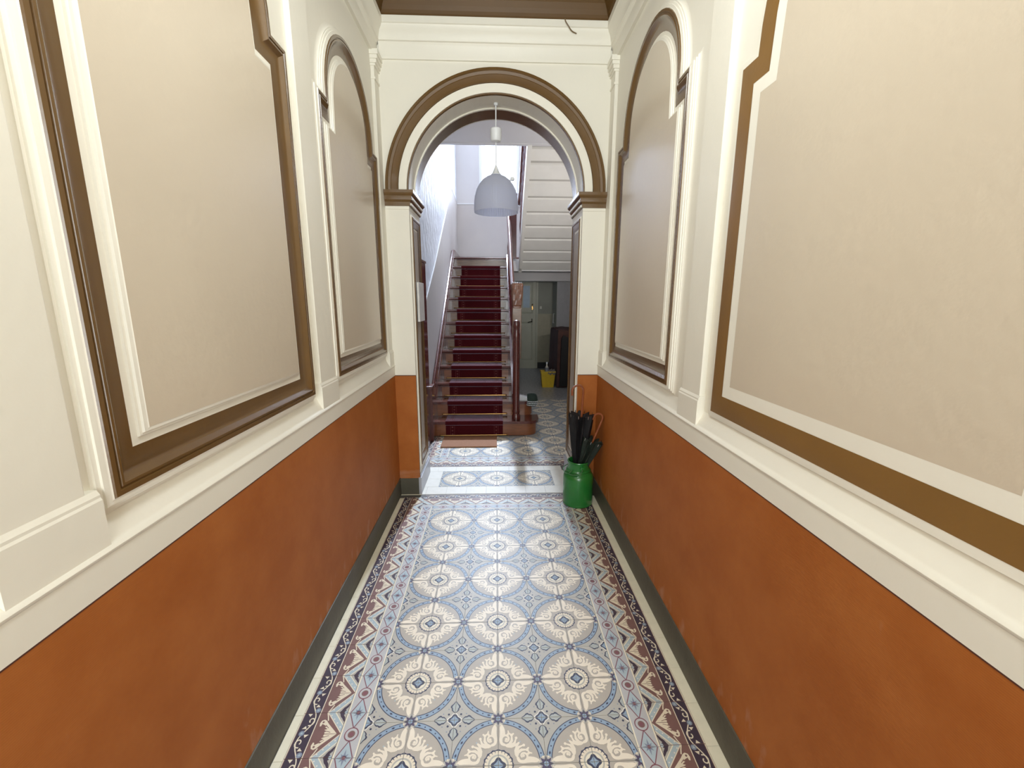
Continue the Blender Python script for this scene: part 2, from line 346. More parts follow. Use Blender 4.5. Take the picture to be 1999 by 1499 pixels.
def border_shapes():
    S = []; h = T/2; tip = .078
    for s in (-1, 1):
        S.append((1, 'cream', [(0, 0), (tip, s*h), (0, s*h)])); S.append((2, 'ltblue', [(0, s*.005), (tip-.0045, s*h), (0, s*h)]))
        S.append((3, 'ivory', [(0, s*.029), (tip-.028, s*h), (0, s*h)])); S.append((4, 'beige', [(0, s*.034), (tip-.033, s*h), (0, s*h)]))
        for k in range(4):
            t = (k+.6)/4.2; S.append((5, 'white', circ((tip*t-.010*t, s*(.016+t*(h-.018))), .0030, 8)))
        S.append((5, 'darkp', smooth2([(.0, s*.045), (.008, s*.052), (.014, s*.060), (.021, s*.066), (.027, s*.078), (.030, s*h), (.0, s*h), (.012, s*.074), (.004, s*.064)], 2)))
        S.append((6, 'ltblue', circ((.006, s*h), .007, 8)))
        # palmette in the notch
        pal = [(.014, s*.0005), (.034, s*.0010), (.060, s*.0012), (.062, s*.0080), (.054, s*.0100), (.066, s*.0160), (.055, s*.0190), (.068, s*.0270), (.060, s*.0290), (.074, s*.0360), (.082, s*.0400),
               (.084, s*.0310), (.089, s*.0300), (.092, s*.0420), (.088, s*.0530), (.078, s*.0570), (.069, s*.0520), (.058, s*.0400), (.040, s*.0240), (.024, s*.0100)]
        S.append((3, 'cream', pal)); S.append((4, 'mauve', stroke([(.052, s*.0225), (.066, s*.0345)], .0022))); S.append((4, 'mauve', stroke([(.040, s*.0060), (.060, s*.0120)], .0020)))
        S.append((3, 'cream', stroke([(.064, s*.052), (.070, s*.068), (tip, s*h)], .0042)))
        S.append((4, 'mauve', circ((.080, s*.0465), .0042, 8)))
    S.append((2, 'cream', [(.1040, -h), (.1075, -h), (.1075, h), (.1040, h)])); S.append((2, 'darkp', [(.1075, -h), (.163, -h), (.163, h), (.1075, h)]))
    S.append((2, 'mauve', [(.163, -h), (.1655, -h), (.1655, h), (.163, h)])); S.append((3, 'cream', [(.1655, -h), (.170, -h), (.170, h), (.1655, h)]))
    vine = [(.135+.017*sin(2*pi*v/T+.6), v) for v in [-h-.01+(T+.02)*k/26 for k in range(27)]]
    S.append((4, 'cream', stroke(vine, .0042)))
    for sg, v0 in ((1, -.052), (-1, .030)):
        c = (.135-sg*.006, v0)
        sp = [(c[0]+(.0165-.0011*k)*cos(k*.55+1.2)*sg, c[1]+(.0185-.0012*k)*sin(k*.55+1.2)) for k in range(12)]
        S.append((5, 'cream', stroke(sp, .0046)))
        for e in (-1, 1): S.append((5, 'cream', [(c[0]+sg*.012, c[1]+e*.018), (c[0]+sg*.024, c[1]+e*.030), (c[0]+sg*.006, c[1]+e*.030)]))
    for c in ((.146, -.005), (.120, .074), (.120, -.096)):
        S.append((5, 'greyblue', circ(c, .0105, 10))); S.append((6, 'ltblue', star(c, .0075, .003, 5)))
    return S
BORDER = tile_mesh('border_tile', border_shapes(), 0, T, -T/2, T/2, 'mauve')
def diamond_shapes():
    S = []; h = T/2; w2 = .0425
    S += [(2, 'ivory', [(0, -h), (.0065, -h), (.0065, h), (0, h)]), (2, 'ivory', [(.0785, -h), (.085, -h), (.085, h), (.0785, h)])]
    for s in (-1, 1):
        S.append((3, 'ltblue', [(w2, s*.028), (w2+.031, s*h), (w2-.031, s*h)]))
        S.append((4, 'red', stroke([(w2, s*.024), (w2+.031, s*h)], .0036))); S.append((4, 'red', stroke([(w2, s*.024), (w2-.031, s*h)], .0036)))
        S.append((5, 'greyblue', star((w2, s*h), .030, .007, 4))); S.append((5, 'greyblue', star((w2, s*h), .020, .007, 4, pi/4))); S.append((6, 'red', circ((w2, s*h), .0068, 10)))
    S.append((4.6, 'red', circ((w2, 0), .0265, 26))); S.append((5, 'palegrey', circ((w2, 0), .0225, 24))); S.append((6, 'mauve', circ((w2, 0), .0135, 16))); S.append((7, 'red', circ((w2, 0), .0075, 10)))
    return S
DIAM = tile_mesh('diamond_tile', diamond_shapes(), 0, .085, -T/2, T/2, 'palegrey')

floor = boxo('floor', -1.2, 1.9, NEAR-0.2, 10.5, -0.12, -0.0015, mat('grout', (92, 88, 82), 0.6, 0.05), None)
struct(floor, 'patterned cement tile floor of the corridor and stair hall with ornamental borders')
def put(name, me, x, y, rot=0.0, dz=None):
    o = link(bpy.data.objects.new(name, me), floor)
    o.location = (x, y, random.uniform(-.0002, .0002) if dz is None else dz); o.rotation_euler = (random.uniform(-.0009, .0009), random.uniform(-.0009, .0009), rot)
    return o
XF0, XF1 = -0.508, 0.512
Y1R = 3.074
def field_tile_at(ix, y_lo, jrow, x0=XF0):
    """tile whose lower-left corner is (x0+ix*T, y_lo); medallion centres at odd corners"""
    xl = x0+ix*T
    cx = xl+T if ix % 2 == 0 else xl; cyy = y_lo+T if jrow % 2 == 0 else y_lo
    rot = {(1, 1): 0, (0, 1): pi/2, (0, 0): pi, (1, 0): 3*pi/2}[(1 if cx == xl else 0, 1 if cyy == y_lo else 0)]
    put('field_tile', FIELD, cx, cyy, rot)
nrow = 14
for j in range(nrow):
    y_lo = Y1R-(j+1)*T
    for i in range(6): field_tile_at(i, y_lo, (j+1) % 2)
CREAMT = tile_mesh('cream_edge_tile', [], 0, .034, -T/2, T/2, 'ivory')
CREAMT2 = tile_mesh('cream_edge_tile', [], 0, .048, -T/2, T/2, 'ivory')
for j in range(-1, nrow+1):
    yc = Y1R-T/2-j*T + .048
    if yc+T/2 > 3.345: continue
    put('border_tile', BORDER, XF0-.085, yc, pi); put('border_tile', BORDER, XF1+.085, yc, 0)
for j in range(nrow+1):
    yc = Y1R-T/2-j*T+.040+T
    put('cream_edge_tile', CREAMT, XF0-.085-T, yc, pi); put('cream_edge_tile', CREAMT2, XF1+.085+T, yc, 0)
for j in range(nrow):
    yc = Y1R-j*T-T/2+.045-.001
    if yc+T/2 > Y1R+.085: continue
    put('diamond_tile', DIAM, XF0, yc, pi); put('diamond_tile', DIAM, XF1, yc, 0)
CORN = tile_mesh('corner_tile', [(2, 'red', circ((.0425, .06), .0265, 22)), (3, 'palegrey', circ((.0425, .06), .0225, 22)), (4, 'greyblue', star((.0425, .06), .018, .007, 4)), (5, 'red', circ((.0425, .06), .006, 10))], 0, .085, 0, .121, 'palegrey')
put('corner_tile', CORN, XF0-.085, Y1R-.0340); put('corner_tile', CORN, XF1, Y1R-.0340)
# cross bands before the threshold
for i in range(7):
    xc = XF0-.085+T*(i+.5)
    if i < 7: put('border_tile', BORDER, xc, Y1R+.088, pi/2)
for i in range(6): put('diamond_tile', DIAM, XF0+T*(i+.5), Y1R+.0015, pi/2)
put('cream_edge_tile', tile_mesh('cream_edge_tile', [], 0, .17, 0, .018, 'ivory'), -.80, 3.340, 0)
# threshold between the jambs
W1 = tile_mesh('threshold_tile', [], 0, .17, 0, .143, 'white'); W2 = tile_mesh('threshold_tile', [], 0, .17, 0, .112, 'white'); W3 = tile_mesh('threshold_tile', [], 0, .137, 0, .17, 'white'); W4 = tile_mesh('threshold_tile', [], 0, .155, 0, .17, 'white')
for i in range(7):
    put('threshold_tile', W1, -.590+i*T-.01, 3.347); 
    put('threshold_tile', W2, -.590+i*T+.03, 3.832)
put('threshold_tile', tile_mesh('threshold_tile', [], 0, .05, 0, .143, 'white'), -.650, 3.347)
put('threshold_tile', tile_mesh('threshold_tile', [], 0, .09, 0, .112, 'white'), -.650, 3.832)
for j in range(2):
    put('threshold_tile', W3, -.645, 3.491+j*T); put('threshold_tile', W4, .513, 3.491+j*T)
    for i in range(6): field_tile_at(i, 3.491+j*T, j)
# stair hall
for i in range(12):
    xc = XF0-.255+.085+T*i
    put('border_tile', BORDER, xc, 4.118, -pi/2)
    put('diamond_tile', DIAM, xc-.0, 4.204, -pi/2)
for j in range(15):
    y_lo = 4.208+j*T
    for i in range(12):
        xl = XF0+i*T
        if j > 3 and xl < .33: continue
        field_tile_at(i, y_lo, j % 2)
for j in range(4):
    yc = 4.208+T*(j+.5); put('diamond_tile', DIAM, XF0, yc, pi); put('border_tile', BORDER, XF0-.085, yc, pi)
# plain remainder of the hall floor, too far off to tell its tiles apart
bm = bmesh.new()
for i in range(9):
    for j in range(22):
        x0 = .20+i*T; y0 = 6.760+j*T; box(bm, x0+.0006, x0+T-.0006, y0+.0006, y0+T-.0006, -.008, -.0003)
tag(obj('far_floor_tiles', bm, mat('tile_far', (150, 150, 150), 0.3, 0.35, 24), floor), kind='stuff')

# ================================================================== SIDE WALLS
def path_arch(ya, yb, z0, z1, d, n=26):
    yc = (ya+yb)/2; Rr = (yb-ya)/2-d
    P = [(ya, z0), (yb, z0), (yb, z1), (yb-d, z1)]
    for k in range(1, n): a = pi*k/n; P.append((yc+Rr*cos(a), z1+Rr*sin(a)))
    P += [(ya+d, z1), (ya, z1)]
    return P
def offset_path(P, o, jog_arc=True):
    n = len(P); out = []
    for i in range(n):
        p0, p1, p2 = Vector(P[i-1]), Vector(P[i]), Vector(P[(i+1) % n])
        t1 = (p1-p0).normalized(); t2 = (p2-p1).normalized()
        n1 = Vector((-t1.y, t1.x)); n2 = Vector((-t2.y, t2.x))
        mm = (n1+n2)/(1+n1.dot(n2)); out.append((p1.x+mm.x*o, p1.y+mm.y*o))
    return out
def sweep(bm, P, prof, W, mi=0):
    rings = []
    for o, d in prof: rings.append([bm.verts.new(W(y, z, d)) for y, z in offset_path(P, o)])
    n = len(P)
    for a, b in zip(rings, rings[1:]):
        for i in range(n):
            f = bm.faces.new((a[i], a[(i+1) % n], b[(i+1) % n], b[i])); f.material_index = mi
def poly_slab(bm, P, W, d0, d1):
    A = [bm.verts.new(W(y, z, d1)) for y, z in P]; B = [bm.verts.new(W(y, z, d0)) for y, z in P]; n = len(P)
    bm.faces.new(A)
    for i in range(n): bm.faces.new((A[i], A[(i+1) % n], B[(i+1) % n], B[i]))
REC = -0.032
PA = [(-.019, REC), (-.012, REC+.001), (-.004, REC+.005), (.000, REC+.009), (.001, REC+.012), (.007, REC+.0125), (.008, REC+.017), (.014, REC+.0195), (.0155, REC+.0195), (.0165, REC+.024), (.024, REC+.0265), (.026, REC+.0265), (.030, -.003)]
PB = [(.030, -.003), (.032, .001), (.043, .001), (.045, -.003), (.048, -.003), (.050, .001), (.056, .001), (.062, -.004), (.068, -.010), (.076, -.015), (.086, -.0185), (.098, -.0205), (.106, -.0215), (.110, -.022), (.116, -.022)]
PC = [(.116, -.022), (.133, -.022), (.135, -.017), (.141, -.016), (.143, -.011), (.149, -.009), (.152, -.007)]
def panel(wall, s, ya, yb, z0, z1, d, flat=False):
    W = side_xyz(s)
    P = path_arch(ya-.030, yb+.030, z0-.030, z1+.030, d)
    fld = tag(link(bpy.data.objects.new('wall_panel', None), wall))
    if flat:
        pa = [(0, REC), (.006, REC+.010), (.016, REC+.014), (.030, REC+.0165)]; pb = [(.030, REC+.0170), (.032, REC+.0175), (.103, REC+.0175)]; pc = [(.103, REC+.0170), (.147, REC+.0170)]
        fd = REC+.0168; off = .147
    else: pa, pb, pc, fd, off = PA, PB, PC, -.007, .152
    bm = bmesh.new(); sweep(bm, P, pa, W); obj('outer_moulding', bm, CREAM2, fld, smooth=True, recalc=False)
    bm = bmesh.new(); sweep(bm, P, pb, W); obj('brown_moulding' if not flat else 'brown_band', bm, BROWNF if flat else BROWN, fld, smooth=True, recalc=False)
    bm = bmesh.new(); sweep(bm, P, pc, W); obj('inner_moulding', bm, CREAM2, fld, smooth=True, recalc=False)
    bm = bmesh.new(); poly_slab(bm, offset_path(P, off), W, REC, fd); obj('panel_field', bm, TAN, fld, recalc=False)
    return fld
def hbox(bm, s, y0, y1, z0, z1, d0, d1, bev=0.0):
    W = side_xyz(s); a = W(0, 0, d0)[0]; b = W(0, 0, d1)[0]; return box(bm, min(a, b), max(a, b), y0, y1, z0, z1, bev)
def build_side(s):
    nm = 'left' if s < 0 else 'right'; W = side_xyz(s); X0 = XL if s < 0 else XR
    bm = bmesh.new(); hbox(bm, s, NEAR, YF+.10, ZD, 3.62, -.30, REC)
    wall = obj('wall_'+nm, bm, CREAM); struct(wall, nm+' corridor wall with terracotta dado, cream pilasters and brown framed arched panels')
    bm = bmesh.new(); hbox(bm, s, NEAR, YF+.10, -.05, ZD-.001, -.30, 0)
    obj('terracotta_dado', bm, DADO, wall)
    # thin dark line over the dado
    bm = bmesh.new(); hbox(bm, s, NEAR, YF, ZD-.004, ZD, -.05, .0012); obj('dado_line', bm, mat('dark_line', (84, 44, 30), .5), wall)
    # dado rail: face, bead, cove up to the recessed bay
    prof = [(-.05, ZD), (.002, ZD), (.002, 1.086), (.006, 1.090), (.007, 1.095), (.003, 1.101), (-.003, 1.104), (-.008, 1.110), (-.013, 1.122), (-.018, 1.128), (-.024, 1.142), (REC, 1.160), (-.05, 1.160)]
    bm = bmesh.new(); rows = [[bm.verts.new(W(y, z, d)) for d, z in prof] for y in (NEAR, YF)]
    for i in range(len(prof)): j = (i+1) % len(prof); bm.faces.new((rows[0][i], rows[0][j], rows[1][j], rows[1][i]))
    bm.faces.new(rows[0]); bm.faces.new(rows[1][::-1]); obj('dado_rail', bm, CREAM, wall, smooth=True)
    # pilasters
    pil = [(.640, .836, .655, .812), (1.954, 2.161, 1.972, 2.148), (3.232, YF+.02, 3.250, YF+.02)] if s < 0 else [(.215, .405, .225, .395), (1.655, 1.838, 1.662, 1.828), (3.232, YF+.02, 3.250, YF+.02)]
    pil = [(-1.30, -1.1, -1.29, -1.11)]+pil
    for (a, b, c, e) in pil:
        p = tag(link(bpy.data.objects.new('pilaster', None), wall))
        bm = bmesh.new(); hbox(bm, s, c, e, 1.20, 3.24, -.05, -.009, .0025); obj('shaft', bm, CREAM, p)
        q = [(-.05, 1.098), (.000, 1.098), (.000, 1.203), (-.003, 1.208), (-.003, 1.214), (-.009, 1.224), (-.05, 1.224)]
        bm = bmesh.new(); A = [bm.verts.new(W(a, z, d)) for d, z in q]; B = [bm.verts.new(W(b, z, d)) for d, z in q]
        for i in range(len(q)): j = (i+1) % len(q); bm.faces.new((A[i], A[j], B[j], B[i]))
        bm.faces.new(A); bm.faces.new(B[::-1]); obj('plinth', bm, CREAM, p)
        bm = bmesh.new()
        for (z0, z1, dd, ov) in ((3.070, 3.085, -.002, .004), (3.150, 3.166, .002, .006), (3.166, 3.190, .010, .010), (3.190, 3.214, .018, .014), (3.214, 3.246, .024, .018)):
            hbox(bm, s, c-ov, min(e+ov, YF+.02), z0, z1, -.05, dd, .003)
        obj('capital', bm, CREAM, p)
    # cornice
    q = [(-.05, 3.240), (-.012, 3.240), (-.008, 3.248), (-.008, 3.325), (.000, 3.334), (.004, 3.342), (.012, 3.346), (.016, 3.370), (.026, 3.396), (.040, 3.412), (.044, 3.424), (.050, 3.430), (.050, ZC), (-.05, ZC)]
    bm = bmesh.new(); A = [bm.verts.new(W(NEAR, z, d)) for d, z in q]; B = [bm.verts.new(W(YF, z, d)) for d, z in q]
    for i in range(len(q)): j = (i+1) % len(q); bm.faces.new((A[i], A[j], B[j], B[i]))
    obj('cornice', bm, CREAM, wall, smooth=True)
    # baseboard
    bm = bmesh.new(); hbox(bm, s, NEAR, YF+.01, -.002, .146, -.02, .006, .003); bb = obj('baseboard_'+nm, bm, GREYB); struct(bb, 'grey painted baseboard along the '+nm+' corridor wall')
    return wall
wl = build_side(-1); wr = build_side(1)
panel(wl, -1, .865, 1.880, 1.190, 2.540, .108)
panel(wl, -1, 2.185, 3.165, 1.215, 2.552, .098)
panel(wl, -1, -1.02, .50, 1.190, 2.540, .108)
panel(wr, 1, 1.980, 3.048, 1.203, 2.574, .106)
panel(wr, 1, .480, 1.575, 1.185, 2.366, .086, flat=True)
panel(wr, 1, -1.02, .16, 1.190, 2.366, .086, flat=True)

# ================================================================== ARCH WALL
AC, AR, ZS = 0.008, 0.648, 2.392
JL, JR = AC-AR, AC+AR+.002
def arc(r, n=48, a0=0, a1=pi): return [(AC+r*cos(a0+(a1-a0)*k/n), ZS+r*sin(a0+(a1-a0)*k/n)) for k in range(n+1)]
def arch_profile(x0, x1, z1, r=AR, z0=-.05):
    # outline of a wall with an arched opening, counterclockwise
    return [(x0, z0), (AC-r, z0)] + arc(r, 48, pi, 0) + [(AC+r, z0), (x1, z0), (x1, z1), (x0, z1)]
bm = bmesh.new(); prism(bm, arch_profile(-.835, .852, 3.62), YF, YB, 'y')
wf = obj('wall_far', bm, CREAM, smooth=False); struct(wf, 'cream end wall of the corridor with the wide round arched opening')
# dado facing on the piers
for (a, b) in ((-.81, JL), (JR, .825)):
    boxo('terracotta_dado', a, b, YF-.003, YF+.01, 0, ZD, DADO, wf)
    boxo('dado_line', a, b, YF-.0045, YF+.01, ZD-.004, ZD+.001, MATS['dark_line'], wf)
bb = boxo('baseboard_far', -.81, JL-.001, YF-.010, YF+.01, -.002, .142, GREYB, None, .002); struct(bb, 'short grey baseboard on the foot of the left arch pier')
bb2 = boxo('baseboard_far_right', JR+.001, .825, YF-.010, YF+.01, -.002, .142, GREYB, None, .002); bb2.name = 'trim_1'; struct(bb2, 'short grey baseboard on the foot of the right arch pier')
# architrave ring (profile r, projection)
def ring(name, prof, material, parent, y_face, sgn=-1, n=56, a0=0, a1=pi):
    bm = bmesh.new(); rings = []
    for r, p in prof: rings.append([bm.verts.new((x, y_face+sgn*p, z)) for x, z in arc(r, n, a0, a1)])
    for a, b in zip(rings, rings[1:]):
        for i in range(n): bm.faces.new((a[i], a[i+1], b[i+1], b[i]))
    return obj(name, bm, material, parent, smooth=True, recalc=False)
ring('arch_moulding', [(.812, 0), (.810, .022), (.795, .025), (.790, .018), (.772, .016), (.768, .012), (.735, .012), (.722, .014), (.717, 0)], BROWN, wf, YF)
ring('arch_fillet', [(.717, .001), (.716, .007), (.658, .007), (.656, 0.001)], CREAM2, wf, YF)
ring('arch_edge_line', [(.656, 0.0), (.655, .0085), (.646, .0085), (.644, -.01)], BROWN, wf, YF)
# soffit bands
def soffit(name, y0, y1, r, material):
    bm = bmesh.new(); n = 48; q = [(AR+.004, y0), (r, y0), (r, y1), (AR+.004, y1)]; rings = [[bm.verts.new((x, y, z)) for x, z in arc(rr, n)] for rr, y in q]
    for a, b in zip(rings, rings[1:]):
        for i in range(n): bm.faces.new((a[i], a[i+1], b[i+1], b[i]))
    return obj(name, bm, material, wf, smooth=True, recalc=False)
soffit('soffit_bead', 3.572, 3.590, AR-.010, CREAM2); soffit('soffit_band', 3.588, 3.770, AR-.006, BROWN)
# imposts, wrapped round the jambs
def impost(s):
    xi = JL if s < 0 else JR; xo = -.812 if s < 0 else .828
    p = [(.0, 2.282), (.010, 2.286), (.010, 2.312), (.022, 2.326), (.026, 2.340), (.026, 2.352), (.038, 2.364), (.042, 2.372), (.042, 2.392), (0, 2.396)]
    bm = bmesh.new(); loops = []
    for dd, z in p:
        xj = xi - s*dd   # protrudes into the opening
        loops.append([bm.verts.new(v) for v in ((xo, YF-dd*.8-.002, z), (xj, YF-dd*.8-.002, z), (xj, YB+dd*.8, z), (xo, YB+dd*.8, z))])
    for a, b in zip(loops, loops[1:]):
        for i in range(3): bm.faces.new((a[i], a[i+1], b[i+1], b[i]))
    bm.faces.new(loops[0]); bm.faces.new(loops[-1])
    o = obj('impost', bm, BROWN, wf)
    bm = bmesh.new(); box(bm, min(xi, xi-s*.031), max(xi, xi-s*.031), YF+.01, YB-.0, 2.3300, 2.3420); box(bm, min(xi, xi-s*.018), max(xi, xi-s*.018), YF+.01, YB, 2.292, 2.308)
    obj('impost_fillet', bm, CREAM2, wf)
    boxo('pier_necking', min(xo, xi-s*.003), max(xo, xi-s*.003), YF-.005, YB-.02, 2.262, 2.284, CREAM2, wf, .002)
impost(-1); impost(1)
# jamb panels
def jamb(s):
    xi = JL if s < 0 else JR
    Wj = lambda y, z, d: (xi - s*d, y, z)
    P = [(3.398, .225), (3.752, .225), (3.752, 2.235), (3.398, 2.235)]
    fld = link(bpy.data.objects.new('jamb_panel', None), wf)
    bm = bmesh.new(); sweep(bm, P, [(0, 0), (.004, .008), (.014, .010)], Wj); obj('outer_moulding', bm, CREAM2, fld, recalc=False)
    bm = bmesh.new(); sweep(bm, P, [(.014, .010), (.018, .016), (.030, .016), (.034, .012), (.055, .009), (.080, .003), (.084, .001)], Wj); obj('brown_moulding', bm, BROWN, fld, smooth=True, recalc=False)
    bm = bmesh.new(); poly_slab(bm, offset_path(P, .100), Wj, 0, .0035); obj('panel_field', bm, mat('grey_tan_paint', (178, 166, 152), .4), fld)
    bm = bmesh.new(); a, b = sorted((xi+s*.01, xi-s*.012)); box(bm, a, b, YF-.012, YB+.02, -.002, .150, .003); box(bm, *sorted((xi, xi-s*.007)), YF+.002, YB+.012, .150, .170, .003); obj('jamb_base', bm, MARBLE, wf)
jamb(-1); jamb(1)
# frieze and cornice on the end wall
q = [(0, 3.240), (.012, 3.242), (.014, 3.250), (.014, 3.325), (.020, 3.334), (.024, 3.342), (.034, 3.346), (.040, 3.372), (.054, 3.396), (.066, 3.412), (.070, 3.426), (.078, 3.430), (.078, ZC), (0, ZC)]
bm = bmesh.new(); A = [bm.verts.new((-.80, YF-d, z)) for d, z in q]; B = [bm.verts.new((.815, YF-d, z)) for d, z in q]
for i in range(len(q)): j = (i+1) % len(q); bm.faces.new((A[i], A[j], B[j], B[i]))
obj('cornice', bm, CREAM, wf, smooth=True)

# ================================================================== CEILING OF THE CORRIDOR
bm = bmesh.new(); box(bm, -1.1, 1.1, NEAR-.2, YF+.2, 3.60, 3.72)
ceil = obj('ceiling', bm, CEILB); struct(ceil, 'brown painted coffered ceiling over the corridor')
bm = bmesh.new()
xs0, xs1, ye, yn = XL+.045, XR-.045, YF-.072, NEAR
cv = [(0, ZC-.002), (0, 3.485), (.010, 3.500), (.018, 3.525), (.034, 3.555), (.050, 3.575), (.055, 3.601)]
rings = [[bm.verts.new(v) for v in ((xs0+d, yn+d, z), (xs1-d, yn+d, z), (xs1-d, ye-d, z), (xs0+d, ye-d, z))] for d, z in cv]
for a, b in zip(rings, rings[1:]):
    for i in range(4): bm.faces.new((a[i], a[(i+1) % 4], b[(i+1) % 4], b[i]))
obj('ceiling_cove', bm, CEILB, ceil, recalc=False)
wb = boxo('wall_back', -1.1, 1.1, NEAR-.2, NEAR, -.1, 3.7, CREAM); struct(wb, 'wall at the street end behind the viewpoint')

# ================================================================== STAIR HALL SHELL
HX0, HX1, HY1, HZ = -.780, 1.650, 9.15, 3.550
wh = boxo('wall_left_hall', HX0-.25, HX0, YB-.1, 10.3, -.1, 6.7, LINC); struct(wh, 'left wall of the stair hall with pale embossed wallpaper')
# plain painted dado below the raking line
pts = [(YB, -.02), (YB, 1.45), (4.55, 1.45), (5.579, 2.019), (7.993, 3.527), (HY1, 3.514), (HY1, -.02)]
prismo('plain_dado', pts, HX0-.01, HX0+.006, 'x', HALLG, wh)
bm = bmesh.new(); tube(bm, [(HX0+.006, y, z) for y, z in ((YB, 1.45), (4.55, 1.45), (5.579, 2.019), (7.993, 3.527), (HY1, 3.514))], .007, 6); obj('dado_bead', bm, WHITE, wh)
bm = bmesh.new(); WX0, WX1, WZ0, WZ1 = -.315, .470, 3.500, 6.10
box(bm, HX0, WX0, HY1, HY1+.30, 2.0, 6.7); box(bm, WX1, HX1+.2, HY1, HY1+.30, 2.0, 6.7); box(bm, WX0, WX1, HY1, HY1+.30, 2.0, WZ0); box(bm, WX0, WX1, HY1, HY1+.30, WZ1, 6.7)
wk = obj('wall_back_hall', bm, HALLW); struct(wk, 'rear wall of the half landing with the tall window')
boxo('plain_dado', HX0, 1.0, HY1-.006, HY1+.01, 2.36, 3.500, HALLG, wk); boxo('dado_bead', HX0, WX0-.02, HY1-.014, HY1, 3.500, 3.514, WHITE, wk)
# window
win = tag(link(bpy.data.objects.new('window_1', None)), 'tall white framed window over the half landing, blown out by daylight', kind='structure')
bm = bmesh.new(); box(bm, WX0-.005, WX0+.045, HY1-.012, HY1+.03, WZ0, WZ1+.02); box(bm, WX1-.045, WX1+.005, HY1-.012, HY1+.03, WZ0, WZ1+.02); box(bm, WX0, WX1, HY1-.012, HY1+.03, WZ1-.02, WZ1+.03); obj('window_casing', bm, WHITE, win)
bm = bmesh.new(); box(bm, WX0+.04, WX0+.115, HY1+.10, HY1+.16, WZ0, WZ1); box(bm, WX1-.115, WX1-.04, HY1+.10, HY1+.16, WZ0, WZ1); box(bm, WX0, WX1, HY1+.10, HY1+.16, WZ0, WZ0+.07); box(bm, WX0, WX1, HY1+.10, HY1+.16, WZ1-.07, WZ1); obj('window_frame', bm, WHITE, win)
boxo('window_sill', WX0-.04, WX1+.04, HY1-.05, HY1+.12, WZ0-.03, WZ0+.004, WHITE, win, .006)
boxo('pane', WX0+.115, WX1-.115, HY1+.128, HY1+.132, WZ0+.07, WZ1-.07, GLASSM, win)
# right side and rear of the ground floor hall
wrh = boxo('wall_right_hall', HX1, HX1+.2, YB-.1, 9.45, -.1, 6.7, HALLW); struct(wrh, 'right wall of the stair hall')
bm = bmesh.new(); box(bm, -.5, 1.335, 10.10, 10.3, -.1, 1.29); 
wg = obj('wall_far_hall', bm, mat('cream_green_dado', (176, 168, 142), .45)); struct(wg, 'rear wall of the back passage with a greenish upper part')
boxo('upper_wall_paint', -.5, 1.335, 10.095, 10.3, 1.29, 2.6, GREENGREY, wg)
bm = bmesh.new(); box(bm, 1.335, HX1+.2, 9.40, 10.3, -.1, 2.6); obj('passage_return', bm, mat('grey_wall_paint', (168, 166, 166), .5), wg)
boxo('return_paint', 1.329, 1.336, 9.395, 10.1, .0, 2.6, GREENGREY, wg)
boxo('baseboard_back', .955, 1.33, 10.085, 10.1, -.002, .137, mat('black_skirting', (34, 32, 30), .5)).__setitem__('kind', 'structure')
# rear of arch wall towards hall: fills right of the pier
wq = boxo('wall_front_hall', .80, HX1+.2, YB-.2, YB, -.1, 3.7, HALLW); struct(wq, 'hall side of the arch wall right of the opening')
bm = bmesh.new(); box(bm, HX0-.1, HX1+.1, YB, 5.900, HZ, HZ+.26)
ch = obj('ceiling_hall', bm, CEILH); struct(ch, 'pale ceiling of the stair hall ending at the stairwell edge')
boxo('stairwell_beam', HX0, HX1, 5.840, 5.905, HZ-.012, HZ+.30, CEILH, ch)
cu = boxo('ceiling_upper', HX0-.1, HX1+.2, YB, HY1+.3, 6.6, 6.7, CEILH); struct(cu, 'ceiling over the stairwell')
wu = boxo('wall_upper', HX0-.1, HX1+.2, 4.0, 4.1, HZ+.2, 6.7, HALLW); struct(wu, 'upper storey wall facing the stairwell')
# half landing slab and the wall under it
ld = boxo('floor_landing', HX0, HX1, 8.075, HY1, 2.17, 2.345, HALLW); struct(ld, 'half landing between the two flights')
boxo('landing_beam', .30, HX1, 7.93, 8.05, 2.12, 2.30, HALLW, ld)
boxo('rear_slab', HX0, HX1, HY1, 10.3, 2.20, 2.4, HALLW, ld)
# dark mahogany boarding at the foot of the left wall
t = empty('wall_boarding', (-.76, 4.5, 0)); tag(t, 'narrow dark mahogany boarding on the left hall wall before the stairs', 'wood panel')
def child_box(name, par, x0, x1, y0, y1, z0, z1, material, bev=0.0):
    bm = bmesh.new(); L0 = par.location; box(bm, x0-L0.x, x1-L0.x, y0-L0.y, y1-L0.y, z0-L0.z, z1-L0.z, bev); return obj(name, bm, material, par)
child_box('board', t, -.774, -.748, 4.37, 4.70, .0, 1.98, DARKWOOD, .003); child_box('capping', t, -.774, -.740, 4.36, 4.71, 1.98, 2.005, DARKWOOD, .004)
child_box('end_block', t, -.774, -.722, 4.705, 4.850, 0, .625, DARKWOOD, .004); child_box('block_cap', t, -.774, -.714, 4.700, 4.856, .625, .650, DARKWOOD, .004)

